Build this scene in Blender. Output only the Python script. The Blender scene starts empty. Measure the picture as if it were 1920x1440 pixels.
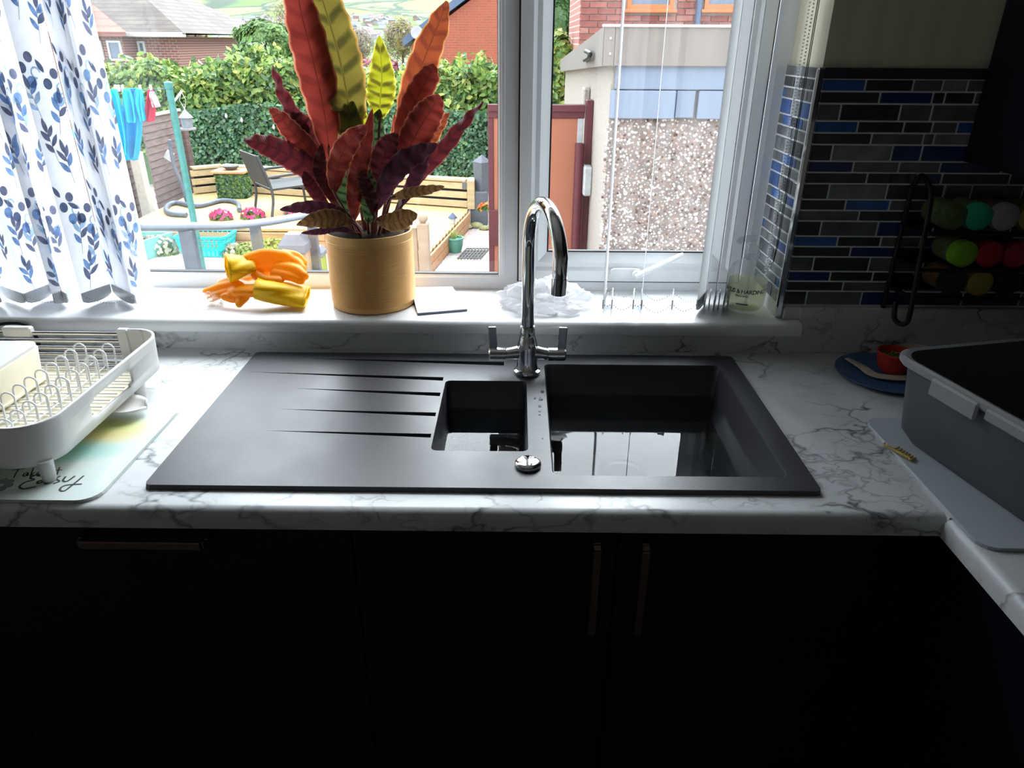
import bpy, bmesh, math, random
import numpy as np
from mathutils import Vector, Matrix, Euler, noise
from mathutils.geometry import delaunay_2d_cdt
PI = math.pi
random.seed(7)
S = bpy.context.scene
COL = S.collection
# ------------------------------------------------------------------ camera
F, PITCH, YAW, ROLL = 1338.3, .447164, -.006797, .0058426
CAM = Vector((.0490637, -.831267, 1.500664))
_f = Vector((math.sin(YAW)*math.cos(PITCH), math.cos(YAW)*math.cos(PITCH), -math.sin(PITCH)))
_r = Vector((math.cos(YAW), -math.sin(YAW), 0)); _u = _r.cross(_f)
_r, _u = _r*math.cos(ROLL)+_u*math.sin(ROLL), _u*math.cos(ROLL)-_r*math.sin(ROLL)
cam = bpy.data.cameras.new('camera'); camo = bpy.data.objects.new('camera', cam); COL.objects.link(camo)
camo.matrix_world = Matrix(((_r.x, _u.x, -_f.x, CAM.x), (_r.y, _u.y, -_f.y, CAM.y), (_r.z, _u.z, -_f.z, CAM.z), (0, 0, 0, 1)))
cam.sensor_fit = 'HORIZONTAL'; cam.sensor_width = 36; cam.lens = 36*F/1920
cam.clip_start = .02; cam.clip_end = 12000
S.camera = camo
# ------------------------------------------------------------------ sky, light, exposure
W = bpy.data.worlds.new('overcast_sky'); S.world = W; W.use_nodes = True
nt = W.node_tree; nt.nodes.clear()
wo = nt.nodes.new('ShaderNodeOutputWorld'); wb = nt.nodes.new('ShaderNodeBackground'); wb.inputs[1].default_value = 1.0
tc = nt.nodes.new('ShaderNodeTexCoord'); sx = nt.nodes.new('ShaderNodeSeparateXYZ'); rp = nt.nodes.new('ShaderNodeValToRGB')
rp.color_ramp.elements[0].position = 0; rp.color_ramp.elements[0].color = (.72, .80, .92, 1)
rp.color_ramp.elements[1].position = 1; rp.color_ramp.elements[1].color = (1.25, 1.33, 1.45, 1)
nt.links.new(tc.outputs['Generated'], sx.inputs[0]); nt.links.new(sx.outputs['Z'], rp.inputs[0])
nt.links.new(rp.outputs[0], wb.inputs[0]); nt.links.new(wb.outputs[0], wo.inputs[0])
S.view_settings.view_transform = 'Standard'; S.view_settings.look = 'None'
S.view_settings.gamma = 1; S.view_settings.use_curve_mapping = False
S.view_settings.exposure = 2.25
sun = bpy.data.lights.new('veiled_sun', 'SUN'); sun.energy = 2.1; sun.angle = math.radians(62); sun.color = (.91, .955, 1)
suno = bpy.data.objects.new('veiled_sun', sun); COL.objects.link(suno); suno.location = (3, 9, 9)
suno.rotation_euler = Vector((-.27, -1, -.95)).to_track_quat('-Z', 'Y').to_euler()
pl = bpy.data.lights.new('window_portal', 'AREA'); pl.shape = 'RECTANGLE'; pl.size = 1.95; pl.size_y = 1.1
pl.cycles.is_portal = True
po = bpy.data.objects.new('window_portal', pl); COL.objects.link(po)
po.location = (-.37, .87, 1.55); po.rotation_euler = (-PI/2, 0, 0)

# ------------------------------------------------------------------ measuring: a viewing ray met with a plane
def ray(u, v): return _f + _r*((u-960)/F) + _u*((720-v)/F)
def Yp(u, v, y): d = ray(u, v); return CAM + d*((y-CAM.y)/d.y)
def Zp(u, v, z): d = ray(u, v); return CAM + d*((z-CAM.z)/d.z)
def Xp(u, v, x): d = ray(u, v); return CAM + d*((x-CAM.x)/d.x)

# ------------------------------------------------------------------ mesh builder
class MB:
    def __init__(s): s.v = []; s.f = []; s.m = []; s.uv = None
    def add(s, vs, fs, mi=0):
        o = len(s.v); s.v += [tuple(p) for p in vs]; s.f += [tuple(i+o for i in f) for f in fs]; s.m += [mi]*len(fs); return s
    def box(s, x0, x1, y0, y1, z0, z1, b=0, mi=0, M=None):
        if x0 > x1: x0, x1 = x1, x0
        if y0 > y1: y0, y1 = y1, y0
        if z0 > z1: z0, z1 = z1, z0
        b = min(b, (x1-x0)*.45, (y1-y0)*.45, (z1-z0)*.45)
        if b <= 0:
            vs = [(x, y, z) for x in (x0, x1) for y in (y0, y1) for z in (z0, z1)]
            fs = [(0, 1, 3, 2), (4, 6, 7, 5), (0, 4, 5, 1), (2, 3, 7, 6), (0, 2, 6, 4), (1, 5, 7, 3)]
        else:
            vs = []; ix = {}
            for i in (0, 1):
                for j in (0, 1):
                    for k in (0, 1):
                        c = ((x0, x1)[i], (y0, y1)[j], (z0, z1)[k]); d = [(1-2*i)*b, (1-2*j)*b, (1-2*k)*b]
                        for a in range(3):
                            ix[i, j, k, a] = len(vs)
                            vs.append(tuple(c[q]+(0 if q == a else d[q]) for q in range(3)))
            g = lambda i, j, k, a: ix[i, j, k, a]
            fs = []
            for e in (0, 1):
                fs.append([g(e, 0, 0, 0), g(e, 1, 0, 0), g(e, 1, 1, 0), g(e, 0, 1, 0)])
                fs.append([g(0, e, 0, 1), g(1, e, 0, 1), g(1, e, 1, 1), g(0, e, 1, 1)])
                fs.append([g(0, 0, e, 2), g(1, 0, e, 2), g(1, 1, e, 2), g(0, 1, e, 2)])
            for p in (0, 1):
                for q in (0, 1):
                    fs.append([g(p, q, 0, 0), g(p, q, 1, 0), g(p, q, 1, 1), g(p, q, 0, 1)])
                    fs.append([g(p, 0, q, 0), g(p, 1, q, 0), g(p, 1, q, 2), g(p, 0, q, 2)])
                    fs.append([g(0, p, q, 1), g(1, p, q, 1), g(1, p, q, 2), g(0, p, q, 2)])
                    for r in (0, 1): fs.append([g(p, q, r, 0), g(p, q, r, 1), g(p, q, r, 2)])
        if M is not None: vs = [M @ Vector(p) for p in vs]
        return s.add(vs, fs, mi)
    def bar(s, a, b, w, h, bev=0, up=(0, 0, 1), mi=0):
        a = Vector(a); b = Vector(b); d = b-a; L = d.length; d.normalize(); u = Vector(up)
        x = u.cross(d)
        if x.length < 1e-5: x = Vector((1, 0, 0)).cross(d)
        x.normalize(); z = d.cross(x)
        M = Matrix(((x.x, d.x, z.x, a.x), (x.y, d.y, z.y, a.y), (x.z, d.z, z.z, a.z), (0, 0, 0, 1)))
        return s.box(-w/2, w/2, 0, L, -h/2, h/2, bev, mi, M)
    def tube(s, pts, r, n=10, caps=True, closed=False, mi=0, flat=1.0, up=None):
        pts = [Vector(p) for p in pts]; N = len(pts); rs = r if isinstance(r, (list, tuple)) else [r]*N
        o = len(s.v); prev = None; vs = []
        for i, p in enumerate(pts):
            if closed: d = pts[(i+1) % N]-pts[i-1]
            else: d = pts[min(i+1, N-1)]-pts[max(i-1, 0)]
            d.normalize()
            if prev is None:
                a = Vector(up) if up else (Vector((0, 0, 1)) if abs(d.z) < .9 else Vector((1, 0, 0)))
                x = a.cross(d).normalized()
            else:
                x = prev-d*prev.dot(d); x.normalize()
            prev = x; y = d.cross(x)
            for k in range(n):
                t = 2*PI*k/n; vs.append(p+x*math.cos(t)*rs[i]+y*math.sin(t)*rs[i]*flat)
        fs = []
        for i in range(N if closed else N-1):
            j = (i+1) % N
            for k in range(n): fs.append((i*n+k, i*n+(k+1) % n, j*n+(k+1) % n, j*n+k))
        if caps and not closed: fs += [tuple(range(n))[::-1], tuple(range((N-1)*n, N*n))]
        return s.add(vs, fs, mi)
    def lathe(s, prof, c=(0, 0, 0), n=24, mi=0, M=None, cap=True):
        vs = []; fs = []; c = Vector(c)
        for (r, z) in prof:
            for k in range(n):
                t = 2*PI*k/n; p = Vector((r*math.cos(t), r*math.sin(t), z))
                vs.append((M @ p if M else p)+c)
        for i in range(len(prof)-1):
            for k in range(n): fs.append((i*n+k, i*n+(k+1) % n, (i+1)*n+(k+1) % n, (i+1)*n+k))
        if cap:
            if prof[0][0] > 1e-6: fs.append(tuple(range(n))[::-1])
            if prof[-1][0] > 1e-6: fs.append(tuple(range((len(prof)-1)*n, len(prof)*n)))
        return s.add(vs, fs, mi)
    def prism(s, poly, z0, z1, M=None, mi=0):
        n = len(poly); vs = [Vector((p[0], p[1], z0)) for p in poly]+[Vector((p[0], p[1], z1)) for p in poly]
        if M is not None: vs = [M @ p for p in vs]
        fs = [tuple(range(n))[::-1], tuple(range(n, 2*n))]+[(i, (i+1) % n, n+(i+1) % n, n+i) for i in range(n)]
        return s.add(vs, fs, mi)
    def grid(s, fn, nu, nv, mi=0, cu=False):
        o = len(s.v); vs = [fn(i/nu, j/nv) for j in range(nv+1) for i in range(nu+1)]
        fs = [(j*(nu+1)+i, j*(nu+1)+i+1, (j+1)*(nu+1)+i+1, (j+1)*(nu+1)+i) for j in range(nv) for i in range(nu)]
        return s.add(vs, fs, mi)
    def rframe(s, x0, x1, z0, z1, prof, mi=0):
        """sweep a profile [(inset, y)] round a rectangle in the xz plane with mitred corners"""
        n = len(prof); vs = []
        for cx, cz, dx, dz in ((x0, z0, 1, 1), (x1, z0, -1, 1), (x1, z1, -1, -1), (x0, z1, 1, -1)):
            for d, y in prof: vs.append((cx+dx*d, y, cz+dz*d))
        fs = []
        for c in range(4):
            e = (c+1) % 4
            for k in range(n): fs.append((c*n+k, c*n+(k+1) % n, e*n+(k+1) % n, e*n+k))
        return s.add(vs, fs, mi)
    def build(s, name, mats, parent=None, loc=None, smooth=None, fix=True):
        me = bpy.data.meshes.new(name)
        O = Vector(parent['_o']) if parent is not None else Vector(loc if loc is not None else (0, 0, 0))
        me.from_pydata([(p[0]-O.x, p[1]-O.y, p[2]-O.z) for p in s.v], [], s.f)
        if not isinstance(mats, (list, tuple)): mats = [mats]
        for m in mats: me.materials.append(MT(m))
        if len(mats) > 1: me.polygons.foreach_set('material_index', s.m)
        if s.uv is not None:
            uvl = me.uv_layers.new(name='uv'); 
            for l in me.loops: uvl.data[l.index].uv = s.uv[l.vertex_index]
        if fix:
            bm = bmesh.new(); bm.from_mesh(me); bmesh.ops.recalc_face_normals(bm, faces=bm.faces); bm.to_mesh(me); bm.free()
        if smooth is not None:
            me.polygons.foreach_set('use_smooth', [True]*len(me.polygons)); me.set_sharp_from_angle(angle=math.radians(smooth))
        return link(name, me, parent, O)

def link(name, me, parent=None, O=(0, 0, 0)):
    o = bpy.data.objects.new(name, me); COL.objects.link(o)
    if parent is not None: o.parent = parent; o['_o'] = list(parent['_o'])
    else: o.location = O; o['_o'] = list(O)
    return o
def tag(o, label=None, cat=None, group=None, kind=None):
    if label: o['label'] = label
    if cat: o['category'] = cat
    if group: o['group'] = group
    if kind: o['kind'] = kind
    return o
def T(name, label, cat, loc, group=None):
    o = bpy.data.objects.new(name, None); COL.objects.link(o); o.location = loc; o['_o'] = list(loc); o.empty_display_size = .05
    return tag(o, label, cat, group)
def copy_tree(o, loc=None, parent=None):
    c = o.copy(); COL.objects.link(c); c.parent = parent
    if loc is not None: c.location = loc; c['_o'] = list(loc)
    for ch in list(o.children): copy_tree(ch, None, c)
    return c
def arc(c, r, a0, a1, n, ax=Vector((1, 0, 0)), ay=Vector((0, 0, 1))):
    c = Vector(c); return [c+ax*r*math.cos(a0+(a1-a0)*i/n)+ay*r*math.sin(a0+(a1-a0)*i/n) for i in range(n+1)]
def rrect(x0, x1, y0, y1, r, n=5):
    out = []
    for cx, cy, a in ((x1-r, y1-r, 0), (x0+r, y1-r, PI/2), (x0+r, y0+r, PI), (x1-r, y0+r, 1.5*PI)):
        for i in range(n+1): t = a+PI/2*i/n; out.append((cx+r*math.cos(t), cy+r*math.sin(t)))
    return out
def cat(pts, n=8):
    """Catmull-Rom through points"""
    P = [Vector(p) for p in pts]; P = [P[0]*2-P[1]]+P+[P[-1]*2-P[-2]]; out = []
    for i in range(1, len(P)-2):
        for k in range(n):
            t = k/n; a, b, c, d = P[i-1:i+3]
            out.append(.5*((2*b)+(c-a)*t+(2*a-5*b+4*c-d)*t*t+(3*b-a-3*c+d)*t*t*t))
    out.append(P[-2]); return out

# ------------------------------------------------------------------ materials (all procedural)
MATS = {}
def MT(m): return MATS[m] if isinstance(m, str) else m
class NG:
    def __init__(s, name):
        s.m = bpy.data.materials.new(name); s.m.use_nodes = True; s.t = s.m.node_tree; s.t.nodes.clear()
        s.out = s.n('ShaderNodeOutputMaterial'); MATS[name] = s.m
    def n(s, t, **k):
        x = s.t.nodes.new(t)
        for a, b in k.items(): setattr(x, a, b)
        return x
    def l(s, a, b): s.t.links.new(a, b)
    def co(s, kind='Object', sc=(1, 1, 1), rot=(0, 0, 0)):
        c = s.n('ShaderNodeTexCoord'); mp = s.n('ShaderNodeMapping'); mp.inputs['Scale'].default_value = sc; mp.inputs['Rotation'].default_value = rot
        s.l(c.outputs[kind], mp.inputs[0]); return mp.outputs[0]
    def noise(s, co, sc, det=3, rough=.5, dist=0):
        x = s.n('ShaderNodeTexNoise'); x.inputs['Scale'].default_value = sc; x.inputs['Detail'].default_value = det
        x.inputs['Roughness'].default_value = rough; x.inputs['Distortion'].default_value = dist
        s.l(co, x.inputs['Vector']); return x
    def ramp(s, fac, st):
        x = s.n('ShaderNodeValToRGB'); e = x.color_ramp.elements
        while len(e) < len(st): e.new(.5)
        for q, (p, c) in zip(e, st): q.position = p; q.color = (c, c, c, 1) if isinstance(c, (int, float)) else (*c, 1)
        s.l(fac, x.inputs[0]); return x.outputs[0]
    def mix(s, f, a, b, bt='MIX'):
        x = s.n('ShaderNodeMix', data_type='RGBA', blend_type=bt)
        for so, v in ((x.inputs[0], f), (x.inputs[6], a), (x.inputs[7], b)):
            if hasattr(v, 'is_linked'): s.l(v, so)
            elif isinstance(v, (int, float)): so.default_value = v if so == x.inputs[0] else (v, v, v, 1)
            else: so.default_value = (*v, 1)
        return x.outputs[2]
    def math(s, op, a, b=None):
        x = s.n('ShaderNodeMath', operation=op)
        for so, v in zip(x.inputs, (a, b)):
            if v is None: continue
            if hasattr(v, 'is_linked'): s.l(v, so)
            else: so.default_value = v
        return x.outputs[0]
    def bsdf(s, col, rough=.5, metal=0, spec=.5, trans=0, ior=1.45, coat=0, alpha=1):
        x = s.n('ShaderNodeBsdfPrincipled'); i = x.inputs
        for so, v in ((i['Base Color'], col), (i['Roughness'], rough)):
            if hasattr(v, 'is_linked'): s.l(v, so)
            elif isinstance(v, (int, float)): so.default_value = v
            else: so.default_value = (*v, 1)
        i['Metallic'].default_value = metal; i['Specular IOR Level'].default_value = spec; i['Transmission Weight'].default_value = trans
        i['IOR'].default_value = ior; i['Coat Weight'].default_value = coat; i['Alpha'].default_value = alpha; return x
    def bump(s, b, h, st=.3, d=.01):
        x = s.n('ShaderNodeBump'); x.inputs['Strength'].default_value = st; x.inputs['Distance'].default_value = d
        s.l(h, x.inputs['Height']); s.l(x.outputs[0], b.inputs['Normal'])
    def done(s, sh): s.l(sh if hasattr(sh, 'is_linked') else sh.outputs[0], s.out.inputs[0]); return s.m
def mat(name, c, r=.5, metal=0, var=.12, sc=30, bump=0, spec=.5, coat=0, tl=0, det=3, stretch=(1, 1, 1), bd=.002):
    """plain surface: colour with a little noise, optional fine relief, optional translucency"""
    g = NG(name); co = g.co(sc=stretch); nz = g.noise(co, sc, det)
    d = [max(0, x*(1-var)) for x in c]; h = [min(1, x*(1+var)) for x in c]
    col = g.ramp(nz.outputs[0], [(.3, d), (.7, h)])
    b = g.bsdf(col, r, metal, spec, coat=coat)
    if bump: g.bump(b, nz.outputs[0], bump, bd)
    if tl:
        t = g.n('ShaderNodeBsdfTranslucent'); g.l(col, t.inputs[0]); m = g.n('ShaderNodeMixShader'); m.inputs[0].default_value = tl
        g.l(b.outputs[0], m.inputs[1]); g.l(t.outputs[0], m.inputs[2]); return g.done(m)
    return g.done(b)
def schlick(g, f0):
    ge = g.n('ShaderNodeNewGeometry'); dt = g.n('ShaderNodeVectorMath', operation='DOT_PRODUCT'); g.l(ge.outputs['Incoming'], dt.inputs[0]); g.l(ge.outputs['Normal'], dt.inputs[1])
    x = g.math('POWER', g.math('SUBTRACT', 1, g.math('ABSOLUTE', dt.outputs['Value'])), 5); return g.math('ADD', g.math('MULTIPLY', x, 1-f0), f0)
def glassy(name, tint=(1, 1, 1), rough=0, milk=0, milkc=(.9, .9, .9), ior=1.45):
    """thin clear sheet: fresnel reflection over plain transmission, optional milkiness"""
    g = NG(name); fr = schlick(g, .04)
    tr = g.n('ShaderNodeBsdfTransparent'); tr.inputs[0].default_value = (*tint, 1)
    gl = g.n('ShaderNodeBsdfGlossy'); gl.inputs['Roughness'].default_value = rough
    m = g.n('ShaderNodeMixShader'); g.l(fr, m.inputs[0]); g.l(tr.outputs[0], m.inputs[1]); g.l(gl.outputs[0], m.inputs[2])
    if milk:
        d = g.n('ShaderNodeBsdfTranslucent'); d.inputs[0].default_value = (*milkc, 1)
        d2 = g.n('ShaderNodeBsdfDiffuse'); d2.inputs[0].default_value = (*milkc, 1)
        a = g.n('ShaderNodeAddShader'); m3 = g.n('ShaderNodeMixShader'); m3.inputs[0].default_value = .5
        g.l(d.outputs[0], m3.inputs[1]); g.l(d2.outputs[0], m3.inputs[2])
        m2 = g.n('ShaderNodeMixShader'); m2.inputs[0].default_value = milk
        g.l(m.outputs[0], m2.inputs[1]); g.l(m3.outputs[0], m2.inputs[2]); return g.done(m2)
    return g.done(m)
def marble(name, base=(.70, .72, .735), rough=.28, sc=1.0):
    g = NG(name); co = g.co(sc=(sc, sc*1.5, sc*1.5), rot=(.2, .1, .5))
    wz = g.noise(co, 5, 4, .6); w2 = g.n('ShaderNodeVectorMath', operation='SCALE'); g.l(wz.outputs['Color'], w2.inputs[0]); w2.inputs['Scale'].default_value = .30
    ad = g.n('ShaderNodeVectorMath', operation='ADD'); g.l(co, ad.inputs[0]); g.l(w2.outputs[0], ad.inputs[1])
    vo = g.n('ShaderNodeTexVoronoi', feature='DISTANCE_TO_EDGE'); vo.inputs['Scale'].default_value = 7; g.l(ad.outputs[0], vo.inputs['Vector'])
    vein = g.ramp(vo.outputs[0], [(0, 1), (.018, .55), (.06, .0)])
    vo2 = g.n('ShaderNodeTexVoronoi', feature='DISTANCE_TO_EDGE'); vo2.inputs['Scale'].default_value = 17; g.l(ad.outputs[0], vo2.inputs['Vector'])
    vein2 = g.ramp(vo2.outputs[0], [(0, .55), (.03, .25), (.08, 0)])
    mk = g.ramp(g.noise(co, 6, 3).outputs[0], [(.42, 0), (.60, 1)]); mk2 = g.ramp(g.noise(co, 9, 3).outputs[0], [(.5, 0), (.65, 1)])
    v = g.math('MAXIMUM', g.math('MULTIPLY', vein, mk), g.math('MULTIPLY', vein2, mk2))
    cl = g.ramp(g.noise(co, 4, 5, .6).outputs[0], [(.35, tuple(x*.86 for x in base)), (.62, base)])
    col = g.mix(v, cl, (.10, .105, .12)); b = g.bsdf(col, rough); return g.done(b)

mat('paint_wall', (.38, .36, .31), .7, var=.04, sc=4)
g = NG('wallpaper'); co = g.co(); sp = g.n('ShaderNodeSeparateXYZ'); g.l(co, sp.inputs[0])
st = g.math('SINE', g.math('MULTIPLY', g.math('ADD', sp.outputs[0], sp.outputs[1]), 120)); nz = g.noise(co, 30)
b = g.bsdf(g.mix(g.math('MULTIPLY_ADD', st, .5), (.74, .69, .53), (.80, .75, .58)), .65); g.bump(b, nz.outputs[0], .1, .001); g.done(b)
mat('ceiling_white', (.5, .5, .48), .8, var=.03)
mat('floor_vinyl', (.10, .095, .09), .5, var=.2, sc=8)
mat('upvc', (.84, .86, .88), .28, var=.015, sc=6, spec=.5)
mat('sill_white', (.88, .88, .89), .22, var=.01, sc=5)
mat('gasket', (.02, .02, .022), .6)
mat('navy_cabinet', (.0055, .007, .014), .45, var=.15, sc=6, spec=.3)
mat('plinth_black', (.006, .006, .008), .6)
mat('copper_handle', (.22, .145, .125), .35, metal=1, var=.08)
mat('chrome', (.75, .76, .78), .07, metal=1, var=.02)
mat('steel', (.62, .61, .60), .22, metal=1, var=.05)
g = NG('sink_granite'); co = g.co(); n1 = g.noise(co, 900, 2); n2 = g.noise(co, 9, 4, .6)
b = g.bsdf(g.ramp(n1.outputs[0], [(.35, (.020, .020, .025)), (.7, (.044, .043, .052))]), g.ramp(n2.outputs[0], [(.3, .38), (.7, .47)]), spec=.7)
g.bump(b, n1.outputs[0], .08, .0006); g.done(b)
mat('seam_dark', (.03, .03, .035), .6)
marble('marble_top'); marble('marble_upstand', (.82, .83, .84), .35, 1.1)
for nm, c in (('tile_dark', (.045, .047, .05)), ('tile_grey', (.135, .143, .148)), ('tile_pale', (.23, .245, .25)), ('tile_blue', (.04, .12, .38)), ('tile_navy', (.02, .035, .15))):
    mat(nm, c, .16, var=.3, sc=25, coat=.3, det=4)
mat('grout', (.80, .81, .82), .8, var=.05)
mat('tile_border', (.035, .04, .055), .3)
g = NG('water'); fr = schlick(g, .021)
tr = g.n('ShaderNodeBsdfTransparent'); tr.inputs[0].default_value = (.75, .8, .82, 1); gl = g.n('ShaderNodeBsdfGlossy'); gl.inputs['Roughness'].default_value = .0
m = g.n('ShaderNodeMixShader'); g.l(fr, m.inputs[0]); g.l(tr.outputs[0], m.inputs[1]); g.l(gl.outputs[0], m.inputs[2]); g.done(m)
glassy('pane_glass', (.97, .985, .98), 0)
glassy('clear_plastic', (.95, .97, .97), .03, .16)
glassy('film_bag', (.95, .95, .95), .15, .55, (.9, .9, .92))
glassy('film_clear', (.96, .96, .96), .08, .22)
mat('white_plastic', (.82, .81, .79), .35, var=.02, tl=.12)
mat('cream_plastic', (.84, .77, .60), .4, var=.03)
mat('wire_white', (.80, .81, .82), .3, var=.03)
mat('black_paint', (.006, .006, .007), .4)
mat('tub_grey', (.085, .09, .10), .42, var=.04)
mat('tub_rim', (.30, .31, .33), .35, var=.04)
mat('board_grey', (.52, .56, .62), .3, var=.02)
mat('blue_plate', (.07, .15, .33), .4, var=.06)
mat('red_plastic', (.55, .035, .025), .35); mat('bone_plastic', (.66, .58, .47), .5)
mat('green_veg', (.13, .22, .03), .6, var=.5, sc=90)
mat('noodle', (.55, .40, .12), .5)
for nm, c in (('lid_teal', (.02, .48, .26)), ('lid_white', (.40, .40, .40)), ('lid_lime', (.22, .55, .03)), ('lid_red', (.45, .015, .03)), ('lid_yellow', (.42, .30, .05)), ('lid_pink', (.45, .02, .06)), ('lid_dark', (.012, .012, .014))):
    mat(nm, c, .4, var=.05)
mat('spice_brown', (.16, .08, .03), .7, var=.4, sc=200); mat('spice_green', (.10, .14, .05), .7, var=.4, sc=200)
# ================================================================== ROOM
def struct(name, mb, mats, label=None, **k):
    o = mb.build(name, mats, **k); o['kind'] = 'structure'
    if label: o['label'] = label
    return o
XL, XR, YB, ZC = -1.65, 1.255, -2.3, 2.4
SILL, WT = .975, .90
wallw = MB().box(XL, XR, .606, .86, 0, .944).box(.606, XR, .606, .86, .944, ZC).box(XL, -1.40, .606, .86, .944, ZC).box(-1.40, .606, .606, .86, 2.12, ZC)
WW = struct('wall_window', wallw, 'wallpaper', 'beige papered kitchen wall around the window')
struct('wall_right', MB().box(XR, XR+.1, YB, .86, 0, ZC), 'paint_wall', 'plain wall behind the return worktop')
struct('wall_left', MB().box(XL-.1, XL, YB, .86, 0, ZC), 'paint_wall', 'plain kitchen wall at the far left')
struct('wall_back', MB().box(XL-.1, XR+.1, YB-.1, YB, 0, ZC), 'paint_wall', 'plain kitchen wall behind the viewer')
struct('floor', MB().box(XL-.1, XR+.1, YB-.1, .86, -.08, 0), 'floor_vinyl', 'dark kitchen floor')
struct('ceiling', MB().box(XL-.1, XR+.1, YB-.1, .86, ZC, ZC+.1), 'ceiling_white', 'white kitchen ceiling')
# ---- mosaic tiles: grout bed and single tiles, children of the window wall
MB().box(.603, XR, .6006, .6065, 1.003, 1.461).box(.5985, .6065, .603, .79, .975, 1.461).build('grout', 'grout', WW)
TZ = []; z = 1.4405
for k in range(6):
    for h in (.0182, .0182, .0275):
        TZ.append((z-h, z)); z -= h+.0030
KEY = dict(d='tile_dark', g='tile_grey', p='tile_pale', b='tile_blue', n='tile_navy')
rows = [(485, 0, [690, 975, 1262, 1440, 1590], 'bdgpg'), (562, 0, [690, 1060, 1378, 1452], 'dnddg'), (657, 0, [655, 820, 1180, 1370], 'gdgg'), (747, 0, [645, 925, 1203, 1375, 1525], 'bddgb'),
 (817, 0, [640, 1008, 1320, 1385], 'dggp'), (907, 0, [620, 770, 1130, 1308], 'dpnn'), (993, 0, [605, 897, 1172, 1420], 'nggn'), (1060, 0, [595, 980, 1282, 1430, 1840], 'ddndd'),
 (1146, 0, [580, 748, 1098, 1440, 1605], 'dpdgg'), (170, 330, [555, 850, 1115], 'dbgdn'), (235, 330, [545, 930, 1225], 'gddgn'), (315, 330, [535, 700, 1040, 1375], 'dgnd'),
 (397, 330, [520, 800, 1060, 1300], 'bdgnd'), (458, 330, [505, 878, 1165, 1310], 'dngg'), (535, 330, [495, 655, 990, 1315], 'gdgd'), (613, 330, [475, 755, 1010, 1250], 'nddnd'),
 (671, 330, [465, 832, 1115, 1200], 'dgpg'), (741, 330, [455, 612, 942, 1260], 'dgnd')]
rt = random.Random(3)
for (zy, off, ed, cols), (z0, z1) in zip(rows, TZ):
    xs = [Yp(1320+e/3.2, off+zy/3.2, .6).x for e in ed]; xs[0] = .6085
    while xs[-1] < 1.2: xs.append(xs[-1]+rt.choice((.055, .10, .12, .12)))
    xs.append(1.253)
    for i in range(len(xs)-1):
        if xs[i+1]-xs[i] < .012: continue
        c = cols[i] if i < len(cols) else rt.choice('dgdgpn')
        MB().box(xs[i]+.0015, xs[i+1]-.0015, .5995, .604, z0, z1, .0012).build('tile', KEY[c], WW)
for (z0, z1) in TZ:
    y = .6055
    while y < .772:
        w = min(rt.choice((.03, .045, .055, .07, .08)), .776-y)
        if .776-y-w < .012: w = .776-y
        MB().box(.597, .6035, y, y+w-.0024, z0, z1, .0012).build('tile', KEY[rt.choice('gpgpgdpbgpb')], WW); y += w
MB().box(.6085, XR, .598, .6065, 1.4425, 1.461, .001).build('border_tile', 'tile_border', WW)
MB().box(.598, .6065, .6055, .776, 1.4425, 1.461, .001).build('border_tile', 'tile_grey', WW)
MB().box(.5945, .6085, .595, .6055, .977, 1.461, .003).build('corner_strip', 'chrome', WW)
# ---- sill and upstand, worktops
sl = MB(); prof = [(.560, .962), (.5615, .968), (.566, .9735), (.572, .975), (.79, .975), (.79, .944), (.572, .944), (.566, .9455), (.5615, .950)]
Msill = Matrix(((0, 0, 1, 0), (1, 0, 0, 0), (0, 1, 0, 0), (0, 0, 0, 1)))
sl.prism(prof[:], -1.42, .600, Msill)
sl.prism([(.560, .962), (.5615, .968), (.566, .9735), (.572, .975), (.605, .975), (.605, .944), (.572, .944), (.566, .9455), (.5615, .950)], .600, .642, Msill)
struct('trim_1', sl, 'sill_white', 'white window sill board with rounded nosing', smooth=40)
ups = MB().box(-1.6, .642, .587, .606, WT, .944).box(.6095, .6425, .590, .606, .9755, 1.003, .001).box(.642, XR, .587, .606, WT, 1.003, .002)
tag(ups.build('upstand', 'marble_upstand', loc=(0, .595, WT)), 'marble-effect upstand strip between worktop and window sill', 'upstand')
hx0, hx1, hy0, hy1 = -.488, .488, .062, .538
def fp(x0, x1, y1, mb):   # front strip with rounded front edge
    r = .014; pr = [(y1, WT), (y1, WT-.038), (r*.5, WT-.038), (0, WT-.033)]+[(r-r*math.cos(a), WT-r+r*math.sin(a)) for a in (0, .4, .8, 1.2, PI/2)]
    mb.prism(pr, x0, x1, Msill)
wt = MB(); fp(-1.6, .66, hy0, wt)
wt.box(.66, XR, -.002, hy0, WT-.038, WT).box(-1.6, hx0, hy0, .590, WT-.038, WT).box(hx1, XR, hy0, .590, WT-.038, WT).box(hx0, hx1, hy1, .590, WT-.038, WT)
tag(wt.build('worktop', 'marble_top', loc=(0, .3, WT-.038), smooth=35), 'marble-effect worktop under the window holding the black sink', 'worktop')
w2 = MB(); r = .014
pr = [(XR, WT), (XR, WT-.038), (.662, WT-.038), (.655, WT-.033)]+[(.655+r-r*math.cos(a), WT-r+r*math.sin(a)) for a in (0, .4, .8, 1.2, PI/2)]
w2.prism(pr, -2.0, -.0025, Matrix(((1, 0, 0, 0), (0, 0, 1, 0), (0, 1, 0, 0), (0, 0, 0, 1))))
tag(w2.build('worktop', 'marble_top', loc=(.95, -1, WT-.038), smooth=35), 'marble-effect return worktop running towards the viewer at the right', 'worktop')
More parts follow.
